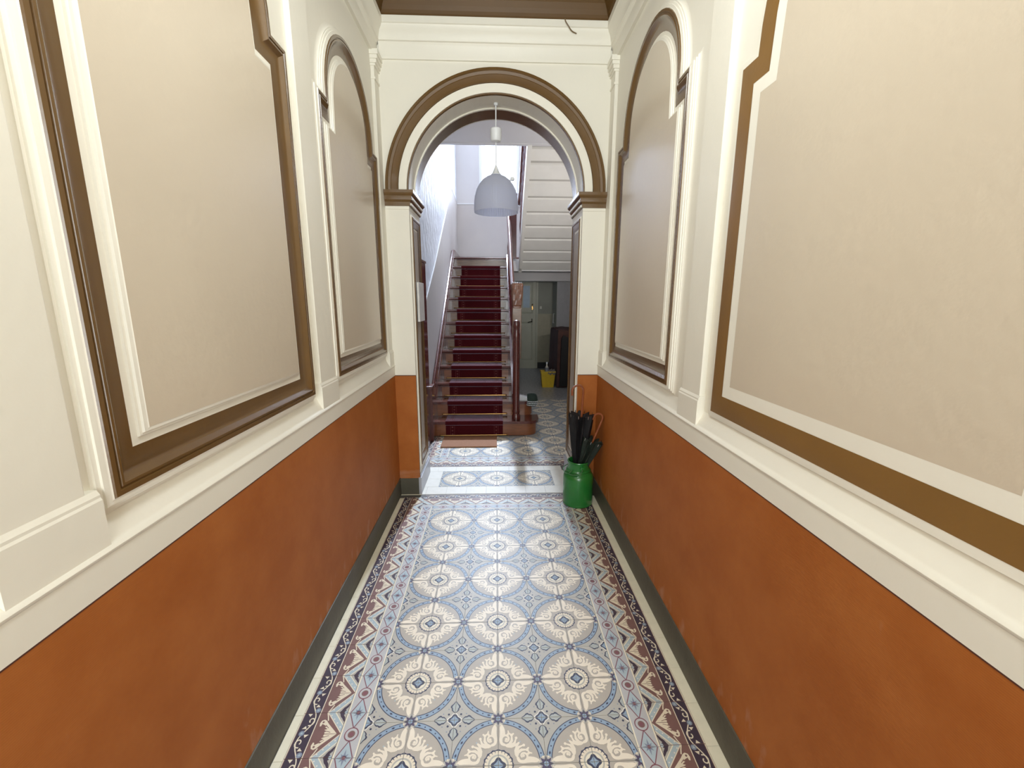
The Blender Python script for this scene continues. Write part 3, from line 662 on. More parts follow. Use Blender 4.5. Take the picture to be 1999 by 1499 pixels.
# ================================================================== STAIRCASE
RISE, GO, SY0 = .18197, .26117, 4.8856
SX0, SX1 = -.735, .195
st = empty('staircase', (0, SY0, 0)); tag(st, 'straight mahogany stair flight with dark newels rising to the half landing', 'staircase')
def sb(name, par, mtl, build, smooth=False):
    bm = bmesh.new(); build(bm); bmesh.ops.translate(bm, verts=bm.verts, vec=(0, -SY0, 0)); return obj(name, bm, mtl, par, smooth=smooth)
def tread_poly(k):
    yn = SY0+k*GO; return yn
for k in range(13):
    yn = SY0+k*GO; zt = RISE*(k+1)
    yr = yn+.030                      # riser face
    depth = GO+.02 if k < 12 else .12
    if k < 2:
        ex = (.52, .485)[k]; rr = .15 if k == 0 else .13
        y1 = yn+.32 if k == 0 else yn+.26
        pl = [(SX0, yn), (ex-rr, yn)]+[(ex-rr+rr*sin(a), yn+rr-rr*cos(a)) for a in [pi/2*i/8 for i in range(1, 9)]]+[(ex, y1), (SX0, y1)]
        pr = [(SX0, yn+.03), (ex-rr, yn+.03)]+[(ex-rr+(rr-.03)*sin(a), yn+rr-(rr-.03)*cos(a)) for a in [pi/2*i/8 for i in range(1, 9)]]+[(ex-.03, y1), (SX0, y1)]
        sb('tread', st, DARKWOOD, lambda bm: prism(bm, pl, zt-.032, zt, 'z'))
        sb('riser', st, REDWOOD, lambda bm: prism(bm, pr, zt-RISE, zt-.032, 'z'))
        sb('riser_moulding', st, REDWOOD, lambda bm: prism(bm, [(x, y-.007 if y < yn+.2 else y) for x, y in pr], zt-.052, zt-.032, 'z'))
    else:
        def tr(bm):
            prism(bm, [(yn, zt-.026), (yn-.004, zt-.020), (yn-.004, zt-.010), (yn+.004, zt), (yn+depth, zt), (yn+depth, zt-.032), (yn+.006, zt-.032)], SX0, SX1, 'x')
        sb('tread', st, DARKWOOD, tr)
        sb('riser', st, MIDWOOD if k > 4 else REDWOOD, lambda bm: box(bm, SX0, SX1, yr, yr+.02, zt-RISE, zt-.03))
        sb('riser_moulding', st, DARKWOOD, lambda bm: (box(bm, SX0, SX1, yr-.010, yr, zt-.052, zt-.032, .003), ))
        sb('riser_stile', st, DARKWOOD, lambda bm: box(bm, SX0, SX0+.03, yr-.004, yr, zt-RISE, zt-.05))
        sb('riser_stile', st, DARKWOOD, lambda bm: box(bm, SX1-.03, SX1, yr-.004, yr, zt-RISE, zt-.05))
def nz(y): return RISE+(y-SY0)*RISE/GO
# wall string, its capping, and outer string
def wall_string(bm):
    prism(bm, [(4.80, 0), (4.80, .44), (4.90, .52), (7.75, nz(7.75)+.255), (8.02, 2.475), (HY1, 2.475), (HY1, 2.36), (8.05, 2.36), (8.05, 2.1), (5.0, 0)], HX0+.001, SX0, 'x')
sb('wall_string', st, DARKWOOD, wall_string)
sb('string_capping', st, DARKWOOD, lambda bm: (tube(bm, [(HX0+.024, 4.80, .45), (HX0+.024, 4.90, .53), (HX0+.024, 7.75, nz(7.75)+.262), (HX0+.024, 8.02, 2.480), (HX0+.024, HY1-.01, 2.480)], .018, 8),
    tube(bm, [(SX0-.002, 5.02, nz(5.02)+.16), (SX0-.002, 7.75, nz(7.75)+.16), (SX0-.002, 8.0, 2.47)], .008, 6)), True)
sb('outer_string', st, DARKWOOD, lambda bm: prism(bm, [(5.20, .0), (5.20, nz(5.20)+.05), (8.02, nz(8.02)+.05), (8.10, nz(8.02)+.05), (8.10, 2.12), (7.9, 2.12), (5.55, nz(5.55)-.38), (5.4, 0)], SX1, SX1+.045, 'x'))
sb('spandrel_boarding', st, mat('dark_spandrel', (62, 48, 40), .5), lambda bm: prism(bm, [(5.25, 0), (5.25, nz(5.25)-.05), (8.0, 2.15), (9.0, 2.15), (9.0, 0)], SX1+.008, SX1+.036, 'x'))
# landing skirting seen over the last step
sb('landing_skirting', st, DARKWOOD, lambda bm: (box(bm, SX0, 1.0, HY1-.02, HY1-.0065, 2.36, 2.475, .004), ))
# lower newel: rounded column on the bullnose step
def lathe_at(prof, c, n=20): return lambda bm: lathe(bm, prof, c, n)
sb('lower_newel', st, DARKWOOD, lathe_at([(0, 0), (.052, 0), (.052, .035), (.044, .050), (.040, .070), (.046, .085), (.046, .10), (.041, .12), (.041, .95), (.043, 1.00), (.043, 1.03), (.038, 1.05), (.038, 1.10), (.042, 1.12), (.042, 1.165), (.034, 1.185), (.015, 1.195), (0, 1.197)], (.242, 5.02, RISE), 24), True)
# main newel with carved tapering head
def newel(bm):
    box(bm, .228, .352, 5.90, 6.02, .80, 1.50, .006)
def newel_head(bm):
    rows = [(.060, 1.50), (.060, 1.52), (.066, 1.54), (.070, 1.60), (.076, 1.68), (.082, 1.75), (.086, 1.79), (.084, 1.815), (.074, 1.83), (.0, 1.836)]
    rings = []
    for i, (r, z) in enumerate(rows[:-1]):
        ring_ = []
        for k in range(28):
            a = 2*pi*k/28; sq = 1/max(abs(cos(a)), abs(sin(a))); q = 1.0+.030*sin(7*a+z*30)*(1 if 1.53 < z < 1.81 else 0)
            ring_.append(bm.verts.new((.290+r*min(sq, 1.25)*q*cos(a), 5.96+r*min(sq, 1.25)*q*sin(a), z)))
        rings.append(ring_)
    for a, b in zip(rings, rings[1:]):
        for k in range(28): bm.faces.new((a[k], a[(k+1) % 28], b[(k+1) % 28], b[k]))
    bm.faces.new(rings[0][::-1]); bm.faces.new(rings[-1])
nw = sb('newel_post', st, MIDWOOD, newel)
nh = sb('newel_head', st, mat('carved_brown_wood', (112, 72, 50), .3, .25, 30, .4, 60, coat=.4), newel_head)
def beads(bm):
    for k in range(5): 
        a = bmesh.ops.create_uvsphere(bm, u_segments=8, v_segments=6, radius=.013); bmesh.ops.translate(bm, verts=a['verts'], vec=(.235+k*.027, 5.895, 1.832))
sb('newel_beading', st, STEEL, beads, True)
RX = .232
def rail(bm):
    pts = [(RX, 5.98, 1.78), (RX, 6.10, 1.83), (RX, 7.90, 3.00), (RX, 8.02, 3.10)]
    tube(bm, catmull(pts, 6), .034, 14)
sb('handrail', st, DARKWOOD, rail, True)
balp = [(.010, 0), (.014, .03), (.014, .06), (.009, .09), (.016, .16), (.020, .22), (.012, .34), (.009, .40), (.013, .43), (.009, .46), (.010, .60), (.013, .66), (.009, .70), (.009, .74)]
def baluster_mesh(h, yoff=0):
    bm = bmesh.new(); lathe(bm, [(r*1.25, z*h/.74) for r, z in balp], (0, 0, 0), 8); return bm
bmesh_b = baluster_mesh(.78); b0 = obj('baluster', bmesh_b, mat('baluster_wood', (96, 34, 30), .25, .1, 10, coat=.6, coatr=.1), st, smooth=True)
first = True
for k in range(12):
    y = 6.16+k*.158; zb = nz(y)+.05; zt = 1.83+(y-6.10)*(3.00-1.83)/1.80-.02
    o = b0 if first else link(b0.copy(), st); first = False
    o.location = (RX-.0, y-SY0, zb); o.scale = (1, 1, (zt-zb)/.78)
# top newel on the landing, serves both flights
sb('top_newel', st, DARKWOOD, lambda bm: (box(bm, .26, .38, 8.03, 8.15, 2.345, 3.42, .006), box(bm, .25, .39, 8.02, 8.16, 3.42, 3.46, .01)))

# carpet runner
CX0, CX1 = -.605, .078
rn = empty('stair_runner', (0, SY0, 0)); tag(rn, 'bordeaux carpet runner with patterned edges held by brass rods on the stairs', 'carpet')
cp = [(SY0+.020, .004)]
for k in range(12):
    yn = SY0+k*GO; zt = RISE*(k+1)
    cp += [(yn+.019, zt-.050), (yn-.014, zt-.036), (yn-.018, zt-.010), (yn-.008, zt+.010), (yn+.02, zt+.012), (yn+GO+.012, zt+.012), (yn+GO+.019, zt+.02)]
cp = cp[:-1]
def strip(x0, x1, th, lift=0.0):
    def f(bm):
        n = len(cp); A = []; B = []
        for i in range(n):
            p0, p1 = cp[max(i-1, 0)], cp[min(i+1, n-1)]; t_ = Vector((p1[0]-p0[0], p1[1]-p0[1])).normalized(); nn = Vector((-t_.y, t_.x))
            a = (cp[i][0]+nn.x*(lift), cp[i][1]+nn.y*(lift)); b = (cp[i][0]+nn.x*(lift-th), cp[i][1]+nn.y*(lift-th)); A.append(a); B.append(b)
        va = [[bm.verts.new((x, a[0], a[1])) for x in (x0, x1)] for a in A]; vb = [[bm.verts.new((x, b[0], b[1])) for x in (x0, x1)] for b in B]
        for i in range(n-1):
            bm.faces.new((va[i][0], va[i][1], va[i+1][1], va[i+1][0])); bm.faces.new((vb[i][0], vb[i+1][0], vb[i+1][1], vb[i][1]))
            bm.faces.new((va[i][0], va[i+1][0], vb[i+1][0], vb[i][0])); bm.faces.new((va[i][1], vb[i][1], vb[i+1][1], va[i+1][1]))
    return f
sb('carpet', rn, CARPET, strip(CX0, CX1, .008))
for xa in (CX0+.055, CX1-.105):
    def motif(bm, xa=xa):
        n = len(cp)
        for i in range(n-1):
            (y0, z0), (y1, z1) = cp[i], cp[i+1]; L_ = math.hypot(y1-y0, z1-z0)
            if L_ < .06: continue
            m_ = max(1, int(L_/.032)); t_ = ((y1-y0)/L_, (z1-z0)/L_); nn = (-t_[1]*.0016, t_[0]*.0016)
            for q_ in range(m_):
                c_ = (q_+.5)*L_/m_
                for wdt, hh in ((.022, .012),):
                    pts4 = [(xa+.025-wdt*.5, c_), (xa+.025, c_-hh), (xa+.025+wdt*.5, c_), (xa+.025, c_+hh)]
                    bm.faces.new([bm.verts.new((px, y0+t_[0]*cc+nn[0], z0+t_[1]*cc+nn[1])) for px, cc in pts4])
            for xx in (xa, xa+.047):
                bm.faces.new([bm.verts.new((px, y0+t_[0]*cc+nn[0], z0+t_[1]*cc+nn[1])) for px, cc in ((xx, 0), (xx+.003, 0), (xx+.003, L_), (xx, L_))])
    sb('woven_border', rn, CARPETB, motif)
bm = bmesh.new(); tube(bm, [(-.665, 0, 0), (.125, 0, 0)], .0055, 8); 
for xx in (-.668, .128):
    a = bmesh.ops.create_uvsphere(bm, u_segments=8, v_segments=6, radius=.010); bmesh.ops.translate(bm, verts=a['verts'], vec=(xx, 0, 0))
rod0 = obj('stair_rod', bm, BRASS, rn, smooth=True); rod0.location = (0, .012, .012)
for k in range(12):
    if k == 0: continue
    o = link(rod0.copy(), rn); o.location = (0, k*GO+.008, k*RISE+.022)

# upper flight over the hall
uf = empty('staircase', (0, 7.90, 0)); tag(uf, 'upper stair flight with pale boarded underside rising towards the viewer', 'staircase')
def ub(name, mtl, build, smooth=False):
    bm = bmesh.new(); build(bm); bmesh.ops.translate(bm, verts=bm.verts, vec=(0, -7.90, 0)); return obj(name, bm, mtl, uf, smooth=smooth)
UX0, UX1 = .452, 1.645
SOF = mat('pale_grey_soffit_paint', (226, 223, 215), .5, .03, 6, .06, 40)
SOFD = mat('shaded_soffit_paint', (176, 172, 164), .5, .03, 6)  # darker copy of the soffit paint, groove shade put into the colour
ys = [7.914, 7.697, 7.484, 7.246, 7.015, 6.789, 6.557, 6.318, 6.080, 5.890]
def us(y): return 2.15+.697*(7.9-y)
for a, b in zip(ys, ys[1:]):
    za, zb_ = us(a), us(b)
    # board hangs low at its near-landing edge and tucks up under the next
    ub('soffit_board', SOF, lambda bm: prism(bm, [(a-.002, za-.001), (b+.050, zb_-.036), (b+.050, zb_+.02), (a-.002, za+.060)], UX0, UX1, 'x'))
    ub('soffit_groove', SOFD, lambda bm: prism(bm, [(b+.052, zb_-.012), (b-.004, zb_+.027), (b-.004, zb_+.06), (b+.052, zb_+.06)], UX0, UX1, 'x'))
ub('string', SOF, lambda bm: prism(bm, [(7.95, 2.10), (7.95, 2.42), (7.86, 2.50), (5.80, 2.50+.697*2.06), (5.80, us(5.85)+.02), (7.80, 2.155)], .420, .458, 'x'))
ub('string_fillet', SOF, lambda bm: prism(bm, [(7.93, us(7.93)-.035), (5.86, us(5.86)-.035), (5.86, us(5.86)+.01), (7.93, us(7.93)+.01)], .412, .470, 'x'))
for k in range(8):
    y = 7.86-k*GO*.97; zt = 2.345+(k+1)*.176
    ub('tread', DARKWOOD, lambda bm: box(bm, UX0, UX1, y-.25, y+.02, zt-.03, zt, .004)); ub('riser', SOF, lambda bm: box(bm, UX0, UX1, y-.02, y, zt-.17, zt-.03))
ub('handrail', DARKWOOD, lambda bm: tube(bm, [(.43, 8.02, 3.28), (.43, 7.75, 3.42), (.43, 5.75, 3.42+.697*2.0)], .032, 12), True)
first = True; bu = obj('baluster', baluster_mesh(.78), MATS['baluster_wood'], uf, smooth=True)
for k in range(13):
    y = 7.70-k*.155; zb = 2.50+.697*(7.86-y); zt = 3.42+.697*(7.75-y)
    o = bu if first else link(bu.copy(), uf); first = False
    o.location = (.436, y-7.90, zb-.01); o.scale = (1, 1, (zt-zb)/.78)

# ================================================================== DOOR AT THE BACK
dr = tag(link(bpy.data.objects.new('door_1', None)), 'old greenish cream panel door at the end of the back passage', kind='structure')
bm = bmesh.new(); box(bm, .30, .935, 10.045, 10.085, .0, 2.11)
dl = obj('door_leaf', bm, DOORG, dr)
for (a, b, z0, z1) in ((.38, .86, 1.30, 2.00), (.38, .86, .20, 1.10)):
    bm = bmesh.new(); sweep(bm, [(a, z0), (b, z0), (b, z1), (a, z1)], [(0, 0), (.010, .010), (.020, .010), (.034, 0)], lambda y, z, d: (y, 10.045-d, z)); obj('door_panel', bm, DOORG, dl, recalc=False)
bm = bmesh.new(); box(bm, .938, .985, 10.03, 10.10, 0, 2.17); box(bm, .28, .985, 10.03, 10.10, 2.115, 2.19); obj('door_casing', bm, DOORG, dr)
bm = bmesh.new(); tube(bm, [(.845, 10.045, 1.115), (.845, 10.00, 1.115)], .010, 8); tube(bm, [(.845, 9.995, 1.115), (.79, 9.995, 1.105), (.745, 9.998, 1.090)], .010, 8); box(bm, .832, .858, 10.038, 10.046, 1.03, 1.18); obj('door_handle', bm, mat('dark_iron', (50, 46, 40), .35, metal=.8), dl, smooth=True)
bm = bmesh.new(); box(bm, .835, .87, 10.030, 10.046, 1.38, 1.47, .006); tube(bm, [(.85, 10.03, 1.49), (.85, 10.00, 1.51)], .014, 8); obj('door_lock', bm, BRASS, dl)
pp = boxo('paper_notice', .635, .790, 10.036, 10.041, 1.43, 1.93, mat('pale_blue_paper', (198, 214, 226), .7)); tag(pp, 'pale blue paper sheet fixed on the back passage door', 'notice')
sw = boxo('light_switch', 1.03, 1.08, 10.080, 10.094, 1.40, 1.47, mat('old_plastic', (206, 204, 190), .25), None, .006); tag(sw, 'small glossy light switch on the back passage wall right of the door', 'light switch')
bm = bmesh.new(); tube(bm, [(1.325, 9.70, 1.10), (1.30, 9.70, 1.10), (1.30, 9.70, 1.30), (1.325, 9.70, 1.30)], .010, 8); ph = obj('pull_handle', bm, mat('white_metal', (220, 220, 214), .3), None, smooth=True); tag(ph, 'slim white pull handle on the green grey return of the back passage', 'handle')

# ================================================================== PENDANT LAMP
lp = empty('pendant_lamp', (.006, 3.50, 2.272)); tag(lp, 'white dome pendant lamp hanging on a white cord in the arch', 'lamp')
LZ = 2.26
def lb(name, mtl, build, smooth=True):
    bm = bmesh.new(); build(bm); return obj(name, bm, mtl, lp, smooth=smooth, recalc=True)
LM = bpy.data.materials.new('translucent_white_shade'); LM.use_nodes = True
n_ = LM.node_tree.nodes; l_ = LM.node_tree.links; b_ = n_['Principled BSDF']; b_.inputs['Base Color'].default_value = (*srgb((236, 238, 252)), 1); b_.inputs['Roughness'].default_value = .35
tr_ = n_.new('ShaderNodeBsdfTranslucent'); tr_.inputs[0].default_value = (*srgb((236, 241, 255)), 1); mx_ = n_.new('ShaderNodeMixShader'); mx_.inputs[0].default_value = .72
l_.new(b_.outputs[0], mx_.inputs[1]); l_.new(tr_.outputs[0], mx_.inputs[2]); l_.new(mx_.outputs[0], n_['Material Output'].inputs['Surface'])
dome = [(.169, .0), (.172, .030), (.170, .075), (.163, .120), (.150, .165), (.131, .200), (.105, .232), (.075, .255), (.046, .268), (.036, .275)]
lb('shade', LM, lambda bm: lathe(bm, dome, (0, 0, 0), 56))
def ribs(bm):
    for k in range(56):
        a = 2*pi*k/56
        pr_ = [(.1685, .004), (.1695, .075), (.1625, .118), (.1495, .161)]
        for (ra, za), (rb, zb) in zip(pr_, pr_[1:]):
            w_ = .0030; ta = Vector((-sin(a), cos(a), 0))
            pa, pb = Vector((ra*cos(a), ra*sin(a), za)), Vector((rb*cos(a), rb*sin(a), zb)); inn = Vector((-cos(a), -sin(a), 0))*.003
            v = [pa-ta*w_, pa+inn, pa+ta*w_, pb+ta*w_, pb+inn, pb-ta*w_]; v = [bm.verts.new(q) for q in v]
            bm.faces.new((v[0], v[1], v[4], v[5])); bm.faces.new((v[1], v[2], v[3], v[4]))
tag(lb('shade_ribs', LM, ribs, False), kind='stuff')
lb('cap', WHITE, lambda bm: lathe(bm, [(.040, .262), (.040, .275), (.030, .284), (.020, .305), (.010, .330), (.004, .345), (0, .346)], (0, 0, 0), 20))
lb('screw_knob', WHITE, lambda bm: (tube(bm, [(.095, 0, .225), (.122, -.0, .243)], .008, 8), lathe(bm, [(0, 0), (.014, .003), (.017, .014), (.012, .026), (0, .03)], (.124, 0, .232), 12)))
lb('cord', WHITE, lambda bm: tube(bm, [(0, 0, .33), (0, 0, .762)], .0045, 8))
lb('cord_grip', WHITE, lambda bm: lathe(bm, [(0, .498), (.012, .500), (.034, .508), (.041, .520), (.043, .590), (.040, .594), (0, .594)], (0, 0, 0), 24))
lb('ceiling_hook_plate', WHITE, lambda bm: lathe(bm, [(0, .752), (.014, .752), (.016, .772), (0, .772)], (0, 0, 0), 14))
lb('bulb', mat('opal_bulb', (230, 238, 245), .3), lambda bm: lathe(bm, [(0, .09), (.02, .094), (.03, .115), (.028, .14), (.016, .17), (.014, .25), (0, .25)], (0, 0, 0), 16))

# white plate on the left jamb
pt = boxo('wall_plate', JL+.0165, JL+.034, 3.455, 3.690, 1.432, 1.742, mat('marbled_white_plate', (226, 224, 220), .3, .10, 14), None, .003); tag(pt, 'white rectangular plate fixed on the left arch jamb', 'plate')

# ================================================================== DOORMAT
dm = boxo('doormat', -.620, .005, 4.490, 4.880, .001, .014, mat('tan_cardboard_mat', (150, 104, 72), .85, .08, 40, .3, 120), None, .003); tag(dm, 'plain tan doormat at the foot of the stairs', 'doormat')

# ================================================================== MILK CAN AND UMBRELLAS
GREEN = mat('green_enamel', (34, 116, 46), .32, .08, 10, .05, 50, coat=.5, coatr=.15)
ccx, ccy = .652, 3.165
mc = empty('milk_can', (ccx, ccy, .001)); tag(mc, 'green enamelled milk can used as an umbrella stand', 'milk can')
bm = bmesh.new(); lathe(bm, [(0, .0), (.108, .0), (.116, .006), (.118, .016), (.116, .022), (.118, .030), (.119, .225), (.116, .245), (.106, .262), (.096, .272), (.094, .280), (.098, .286), (.094, .292), (.086, .300), (.084, .345), (.087, .352), (.090, .356), (.088, .362), (.081, .362), (.079, .352), (.079, .300), (.088, .280), (.105, .255), (.112, .235), (.112, .02), (0, .02)], (0, 0, 0), 44); obj('can_body', bm, GREEN, mc, smooth=True)
bm = bmesh.new()
hp = catmull([(-.062, -.070, .305), (-.090, -.078, .285), (-.112, -.040, .272), (-.118, .0, .280), (-.108, .045, .290), (-.070, .075, .300)], 5); tube(bm, hp, .0035, 8)
hp = catmull([(.010, -.094, .322), (.004, -.108, .300), (-.030, -.112, .283), (-.062, -.100, .276), (-.092, -.078, .280)], 5); tube(bm, hp, .0055, 8)
obj('wire_handle', bm, mat('green_wire', (70, 120, 74), .3, metal=.3), mc, smooth=True)
for a in (-1.45, 1.7):
    bm = bmesh.new()
    c = Vector((.088*cos(a), .088*sin(a), .322)); n = Vector((cos(a), sin(a), 0))
    tube(bm, [c-n*.004, c+n*.012, c+n*.014], [.015, .015, .008], 14)
    obj('handle_lug', bm, GREEN, mc, smooth=True)
FAB1 = mat('black_umbrella_cloth', (16, 16, 19), .6, .3, 30, .2, 90, spec=.4); FAB2 = mat('dark_green_umbrella_cloth', (30, 40, 32), .6, .25, 30, .2, 90, spec=.4)
HANDLE = mat('copper_brown_cane', (146, 82, 50), .25, .1, 12, coat=.5, coatr=.1)
def umbrella(label, base, top, r_top, r_mid, fab, hook_h, hook_r, hook_dir, flare=1.0, n=8, seed=1, group='umbrellas standing in the green milk can', hrad=.0085):
    rnd = random.Random(seed); B = Vector(base); Tp = Vector(top); ax = (Tp-B); L_ = ax.length; ax.normalize()
    e = empty('umbrella', base); tag(e, label, 'umbrella', group)
    u = ax.cross(Vector((0, 1, 0))).normalized(); v = ax.cross(u)
    def loc(p, r, a): return p*ax + r*(cos(a)*u+sin(a)*v)
    bm = bmesh.new(); M_ = 6*n; rings = []
    for i in range(15):
        t = i/14; s_ = L_*t; r = (.014+(r_mid-.014)*min(1, t*2.2)) if t < .45 else r_mid+(r_top-r_mid)*((t-.45)/.55)**flare
        row = []
        for k in range(M_):
            a = 2*pi*k/M_+t*.35; fold = .5+.5*cos(n*(a)+.5*sin(3*a+seed)); amp = .42*min(1, t*2.5)
            edge = 0
            if i == 14: edge = -.012*(1-fold)+.012*rnd.random()
            row.append(bm.verts.new(loc(s_+edge, r*(1-amp+amp*fold+.06*sin(2*a+seed)), a)))
        rings.append(row)
    for a_, b_2 in zip(rings, rings[1:]):
        for k in range(M_): bm.faces.new((a_[k], a_[(k+1) % M_], b_2[(k+1) % M_], b_2[k]))
    cen = bm.verts.new(loc(L_-.03, 0, 0)); 
    for k in range(M_): bm.faces.new((rings[-1][k], rings[-1][(k+1) % M_], cen))
    bm.faces.new(rings[0][::-1]); obj('canopy', bm, fab, e, smooth=True)
    bm = bmesh.new()
    for k in range(n):
        a = 2*pi*k/n+.35; p = loc(L_-.012, r_top*.97, a); q = loc(L_+.010, r_top*.99, a); tube(bm, [p, q], .0028, 6)
    tag(obj('rib_tips', bm, STEEL, e, smooth=True), kind='stuff')
    bm = bmesh.new(); hd = Vector(hook_dir).normalized(); top_ = loc(L_+hook_h, 0, 0); pts = [loc(L_-.05, 0, 0), loc(L_+hook_h*.5, 0, 0), top_]
    for k in range(1, 13):
        th = pi*k/12*1.08; pts.append(top_+hd*hook_r*(1-cos(th))+ax*hook_r*sin(th))
    pts.append(pts[-1]-ax*.022); tube(bm, pts, hrad, 10); obj('cane_handle', bm, HANDLE, e, smooth=True)
    bm = bmesh.new(); tube(bm, [loc(-.025, 0, 0), loc(.02, 0, 0)], .006, 8); obj('ferrule', bm, STEEL, e, smooth=True)
umbrella('black folded umbrella standing upright in the green can with a tall copper brown hooked handle', (.640, 3.175, .045), (.662, 3.162, .735), .098, .038, FAB1, .190, .045, (-1, -.15, 0), seed=2, hrad=.0085, flare=.75)
umbrella('dark green folded umbrella leaning right out of the can, brown hook near the wall', (.590, 3.190, .035), (.748, 3.106, .545), .078, .030, FAB2, .190, .032, (-.85, .45, .2), seed=9, flare=.9, hrad=.0080)

# ================================================================== THINGS AROUND THE STAIR FOOT
# dark bag with white spotted band on the second step
bg_ = empty('fabric_bag', (.440, 5.135, .3120)); tag(bg_, 'dark green bag with a white dotted band slumped over the rounded second step', 'bag')
bm = bmesh.new(); lathe(bm, [(0, 0), (.058, 0), (.064, .015), (.066, .07), (.063, .12), (.055, .150), (.049, .150), (.053, .12), (0, .11)], (0, 0, 0), 20)
for v in bm.verts: v.co.y *= .7; v.co.x += .012*sin(v.co.z*22)
for v in bm.verts: v.co.z -= .0
obj('bag_body', bm, mat('dark_green_cloth', (34, 50, 42), .8, .2, 30), bg_, smooth=True)
bm = bmesh.new()
for r_ in range(3):
    for k in range(22):
        a = 2*pi*k/22+r_*.14; z = .016+r_*.022; rr = .0672; c = Vector((rr*cos(a)+.012*sin(z*22), rr*.7*sin(a), z)); n = Vector((cos(a), sin(a)/.7, 0)).normalized(); tt = Vector((-n.y, n.x, 0)); 
        bm.faces.new([bm.verts.new(c+n*.001+tt*.0062*cos(2*pi*i/8)+Vector((0, 0, .0070*sin(2*pi*i/8)))) for i in range(8)])
obj('dotted_band', bm, WHITE, bg_)
# shoe / papers lying beside it
def shoe(loc, rz, c1, c2, label):
    e = empty('shoe', loc, rz); e.scale = (.62, .75, .75); tag(e, label, 'shoe', 'trainers on the second stair step')
    bm = bmesh.new(); n = 20; rows = []
    prof = [(0, .032), (.06, .034), (.12, .026), (.18, .032), (.24, .038), (.27, .028), (.285, .006)]
    for z, sc_ in ((0, 1), (.018, 1.04)):
        rows.append([bm.verts.new((x, s_*w_*sc_, z)) for x, w_, s_ in [(x, w_, 1) for x, w_ in prof]+[(x, w_, -1) for x, w_ in prof[::-1]]])
    k = len(rows[0])
    for i in range(k): bm.faces.new((rows[0][i], rows[0][(i+1) % k], rows[1][(i+1) % k], rows[1][i]))
    bm.faces.new(rows[0][::-1]); bm.faces.new(rows[1]); obj('sole', bm, c1, e)
    bm = bmesh.new(); hs = [(.0, .030, .085), (.03, .034, .095), (.08, .032, .080), (.13, .030, .062), (.18, .032, .050), (.24, .034, .038), (.275, .018, .028)]; rr = []
    for x, w_, h_ in hs: rr.append([bm.verts.new((x, w_*cos(pi*q/8), .018+(h_-.018)*sin(pi*q/8))) for q in range(9)])
    for a, b in zip(rr, rr[1:]):
        for q in range(8): bm.faces.new((a[q], a[q+1], b[q+1], b[q]))
    bm.faces.new(rr[0]); bm.faces.new(rr[-1][::-1]); obj('upper', bm, c2, e, smooth=True)
    bm = bmesh.new()
    for q in range(4): x = .09+q*.025; h_ = .078-q*.008; tube(bm, [(x, -.024, h_-.010), (x+.004, 0, h_+.003), (x, .024, h_-.010)], .003, 6)
    obj('laces', bm, WHITE, e)
WC = mat('shoe_white', (214, 214, 214), .6, .05, 20); PC_ = mat('shoe_grey_print', (150, 146, 150), .7, .3, 60)
shoe((.290, 5.205, RISE*2+.001), -.12, WC, WC, 'white trainer lying nearest the dotted bag on the second step')
shoe((.285, 5.275, RISE*2+.001), -.05, WC, PC_, 'grey patterned trainer behind the white one on the second step')
# yellow basket with cleaning things
YEL = mat('yellow_plastic', (206, 172, 34), .4, .06, 20)
bk = empty('yellow_bucket', (.968, 7.84, 0)); tag(bk, 'yellow plastic tub on the floor of the dark back passage', 'tub')
bm = bmesh.new()
def frus(bm, a0, b0, a1, b1, z0, z1, t=.008):
    lo = [(-a0, -b0), (a0, -b0), (a0, b0), (-a0, b0)]; hi = [(-a1, -b1), (a1, -b1), (a1, b1), (-a1, b1)]
    V = [[bm.verts.new((x, y, z0)) for x, y in lo], [bm.verts.new((x, y, z1)) for x, y in hi], [bm.verts.new((x*(1-t/a1), y*(1-t/b1), z1)) for x, y in hi], [bm.verts.new((x*(1-t/a0), y*(1-t/b0), z0+t)) for x, y in lo]]
    for a, b in zip(V, V[1:]):
        for i in range(4): bm.faces.new((a[i], a[(i+1) % 4], b[(i+1) % 4], b[i]))
    bm.faces.new(V[0][::-1]); bm.faces.new(V[-1])
frus(bm, .105, .08, .132, .10, 0, .300); obj('tub_body', bm, YEL, bk)
bm = bmesh.new(); box(bm, -.138, .138, -.106, -.098, .280, .305, .002); box(bm, -.138, .138, .098, .106, .280, .305, .002); box(bm, -.140, -.130, -.1, .1, .280, .305); box(bm, .130, .140, -.1, .1, .280, .305); obj('rim', bm, YEL, bk)
bt = empty('bottle', (.945, 7.80, .03)); tag(bt, 'pale bottle with a grey label standing in the yellow tub', 'bottle')
bm = bmesh.new(); lathe(bm, [(0, 0), (.036, 0), (.038, .01), (.038, .30), (.030, .35), (.014, .38), (.014, .42), (0, .42)], (0, 0, 0), 18); obj('bottle_body', bm, mat('bottle_plastic', (206, 200, 184), .35), bt, smooth=True)
bm = bmesh.new(); lathe(bm, [(.0385, .27), (.0395, .27), (.0395, .345), (.032, .345)], (0, 0, 0), 18); obj('bottle_label', bm, mat('bottle_label', (120, 124, 130), .5, .3, 60), bt)
bm = bmesh.new(); lathe(bm, [(.016, .41), (.016, .445), (0, .447)], (0, 0, 0), 14); obj('bottle_cap', bm, WHITE, bt)
rg = empty('cleaning_cloth', (1.03, 7.84, .301)); tag(rg, 'crumpled grey cloth draped over the rim of the yellow tub', 'cloth')
bm = bmesh.new(); g = [[bm.verts.new((-.07+.14*i/8, -.12+.2*j/8, .012+.018*sin(i*1.7+j)+.012*cos(j*2.1)-(0.07 if j == 0 else 0))) for j in range(9)] for i in range(9)]
for i in range(8):
    for j in range(8): bm.faces.new((g[i][j], g[i+1][j], g[i+1][j+1], g[i][j+1]))
